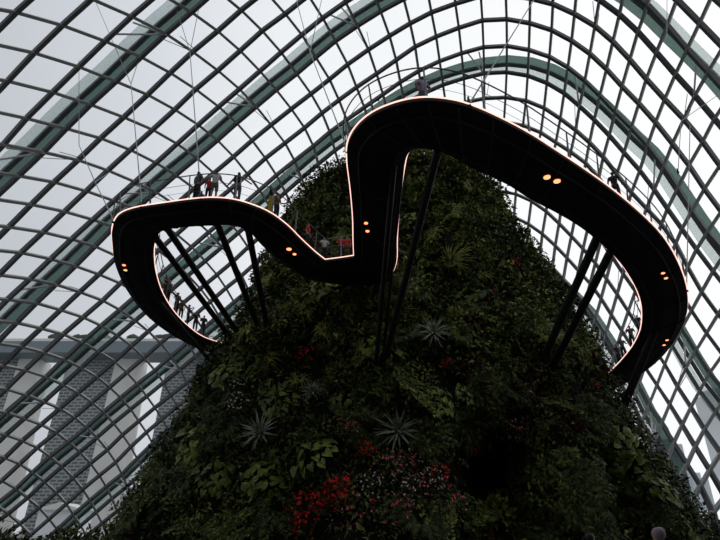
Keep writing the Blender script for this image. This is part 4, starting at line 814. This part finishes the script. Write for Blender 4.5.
# ---------------------------------------------------------------- the city outside
def facademat():
    m = bpy.data.materials.new('hotel_facade'); m.use_nodes = True; t = m.node_tree; b = t.nodes['Principled BSDF']
    tcn = t.nodes.new('ShaderNodeTexCoord'); mp = t.nodes.new('ShaderNodeMapping'); mp.inputs['Rotation'].default_value = (math.pi / 2, 0, 0)
    br = t.nodes.new('ShaderNodeTexBrick'); br.inputs['Color1'].default_value = (.10, .125, .125, 1); br.inputs['Color2'].default_value = (.16, .18, .18, 1); br.inputs['Mortar'].default_value = (.38, .41, .41, 1)
    br.inputs['Scale'].default_value = 1; br.inputs['Brick Width'].default_value = 7.5; br.inputs['Row Height'].default_value = 3.5; br.inputs['Mortar Size'].default_value = .75; br.offset = 0.5
    t.links.new(tcn.outputs['Object'], mp.inputs[0]); t.links.new(mp.outputs[0], br.inputs['Vector']); t.links.new(br.outputs['Color'], b.inputs['Base Color']); b.inputs['Roughness'].default_value = .5
    return m
M_fac = facademat(); M_slab = mat('pale_concrete', (.85, .84, .81), .8, noise=.05, nscale=.05); M_hull = mat('grey_blue_hull', (.22, .27, .30), .5); M_tree = mat('distant_tree', (.07, .095, .085), .9)
def prism(name, poly, Y0, Y1, m, parent):
    v = [(x, Y0, z) for x, z in poly] + [(x, Y1, z) for x, z in poly]; k = len(poly)
    f = [tuple(range(k))[::-1], tuple(range(k, 2 * k))] + [(i, (i + 1) % k, k + (i + 1) % k, k + i) for i in range(k)]
    return mesh_obj(name, v, f, m, parent)
def X_at(px, py, Y): q = at_y(px, py, Y); return q.x
TW = [((-40, 22), (24, 44), 'leftmost distant hotel tower, cut by the left edge'), ((69, 118), (118, 143), 'middle distant hotel tower with a gridded facade and pale end wall'), ((168, 214), (214, 236), 'rightmost distant hotel tower, partly behind the mountain')]
for (f0, f1), (s0, s1), lab in TW:
    root = empty('hotel_tower', (0, 600, 0)); tag(root, lab, 'building')
    xa, xb, xc = X_at(f0, 357, 600), X_at(f1, 357, 600), X_at(s1, 357, 600)
    prism('facade', [(xa - 6, 0), (xb - 6, 0), (xb, 181), (xa, 181)], 0, 25, M_fac, root)
    prism('end_wall', [(xb - 6, 0), (xc + 2, 0), (xc - 2, 181), (xb, 181)], -4, 22, M_slab, root)
root = empty('sky_terrace', (0, 590, 180)); tag(root, 'long dark boat-shaped roof terrace lying across the distant hotel towers', 'roof terrace')
xa, xb = X_at(-60, 345, 590), X_at(232, 345, 590)
prism('hull', [(xa + 5, 0), (xb - 30, 0), (xb - 8, 6), (xb, 13), (xa - 8, 13)], -18, 22, M_hull, root)
prism('parapet', [(xa - 6, 13), (xb, 13), (xb, 16), (xa - 6, 16)], -18, 22, M_slab, root)
for i, x in enumerate((62, 84, 92, 110, 138, 165, 172, 180)):
    q = at_y(x, 336 if i != 5 else 333, 592); mb = MB(); k_ = 0
    v, f = [], []
    bm = bmesh.new(); bmesh.ops.create_icosphere(bm, subdivisions=2, radius=1)
    for vv in bm.verts: vv.co = Vector((vv.co.x * 8, vv.co.y * 6, vv.co.z * 4.2)) * (1 + .25 * math.sin(vv.co.x * 9 + i) * math.cos(vv.co.z * 7 + i))
    me = bpy.data.meshes.new('terrace_tree'); bm.to_mesh(me); bm.free(); me.materials.append(M_tree); o = bpy.data.objects.new('terrace_tree', me); C.objects.link(o); o.location = (q.x, 580, 199)
    tag(o, 'tiny dark treetops on the distant roof terrace', 'tree', 'treetops on the distant roof terrace')
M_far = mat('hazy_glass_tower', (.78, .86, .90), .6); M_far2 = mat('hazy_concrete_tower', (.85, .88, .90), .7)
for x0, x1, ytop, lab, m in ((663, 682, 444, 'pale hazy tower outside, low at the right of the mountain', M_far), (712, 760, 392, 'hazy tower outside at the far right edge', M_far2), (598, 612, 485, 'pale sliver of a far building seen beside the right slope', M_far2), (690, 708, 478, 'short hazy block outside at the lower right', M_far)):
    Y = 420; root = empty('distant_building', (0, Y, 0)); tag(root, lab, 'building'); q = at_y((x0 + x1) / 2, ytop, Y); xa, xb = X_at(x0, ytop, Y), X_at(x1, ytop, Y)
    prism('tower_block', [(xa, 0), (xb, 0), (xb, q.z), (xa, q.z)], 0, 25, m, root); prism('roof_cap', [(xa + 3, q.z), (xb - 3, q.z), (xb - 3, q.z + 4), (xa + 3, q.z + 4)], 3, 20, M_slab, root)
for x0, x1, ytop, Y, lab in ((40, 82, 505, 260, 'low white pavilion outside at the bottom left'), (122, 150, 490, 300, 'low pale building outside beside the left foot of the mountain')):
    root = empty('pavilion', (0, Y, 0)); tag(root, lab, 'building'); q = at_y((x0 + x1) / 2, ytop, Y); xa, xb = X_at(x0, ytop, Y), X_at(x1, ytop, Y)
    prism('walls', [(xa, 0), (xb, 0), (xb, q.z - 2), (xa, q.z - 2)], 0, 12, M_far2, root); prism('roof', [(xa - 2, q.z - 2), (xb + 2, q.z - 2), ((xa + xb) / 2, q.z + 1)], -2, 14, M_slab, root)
bpy.context.view_layer.update()
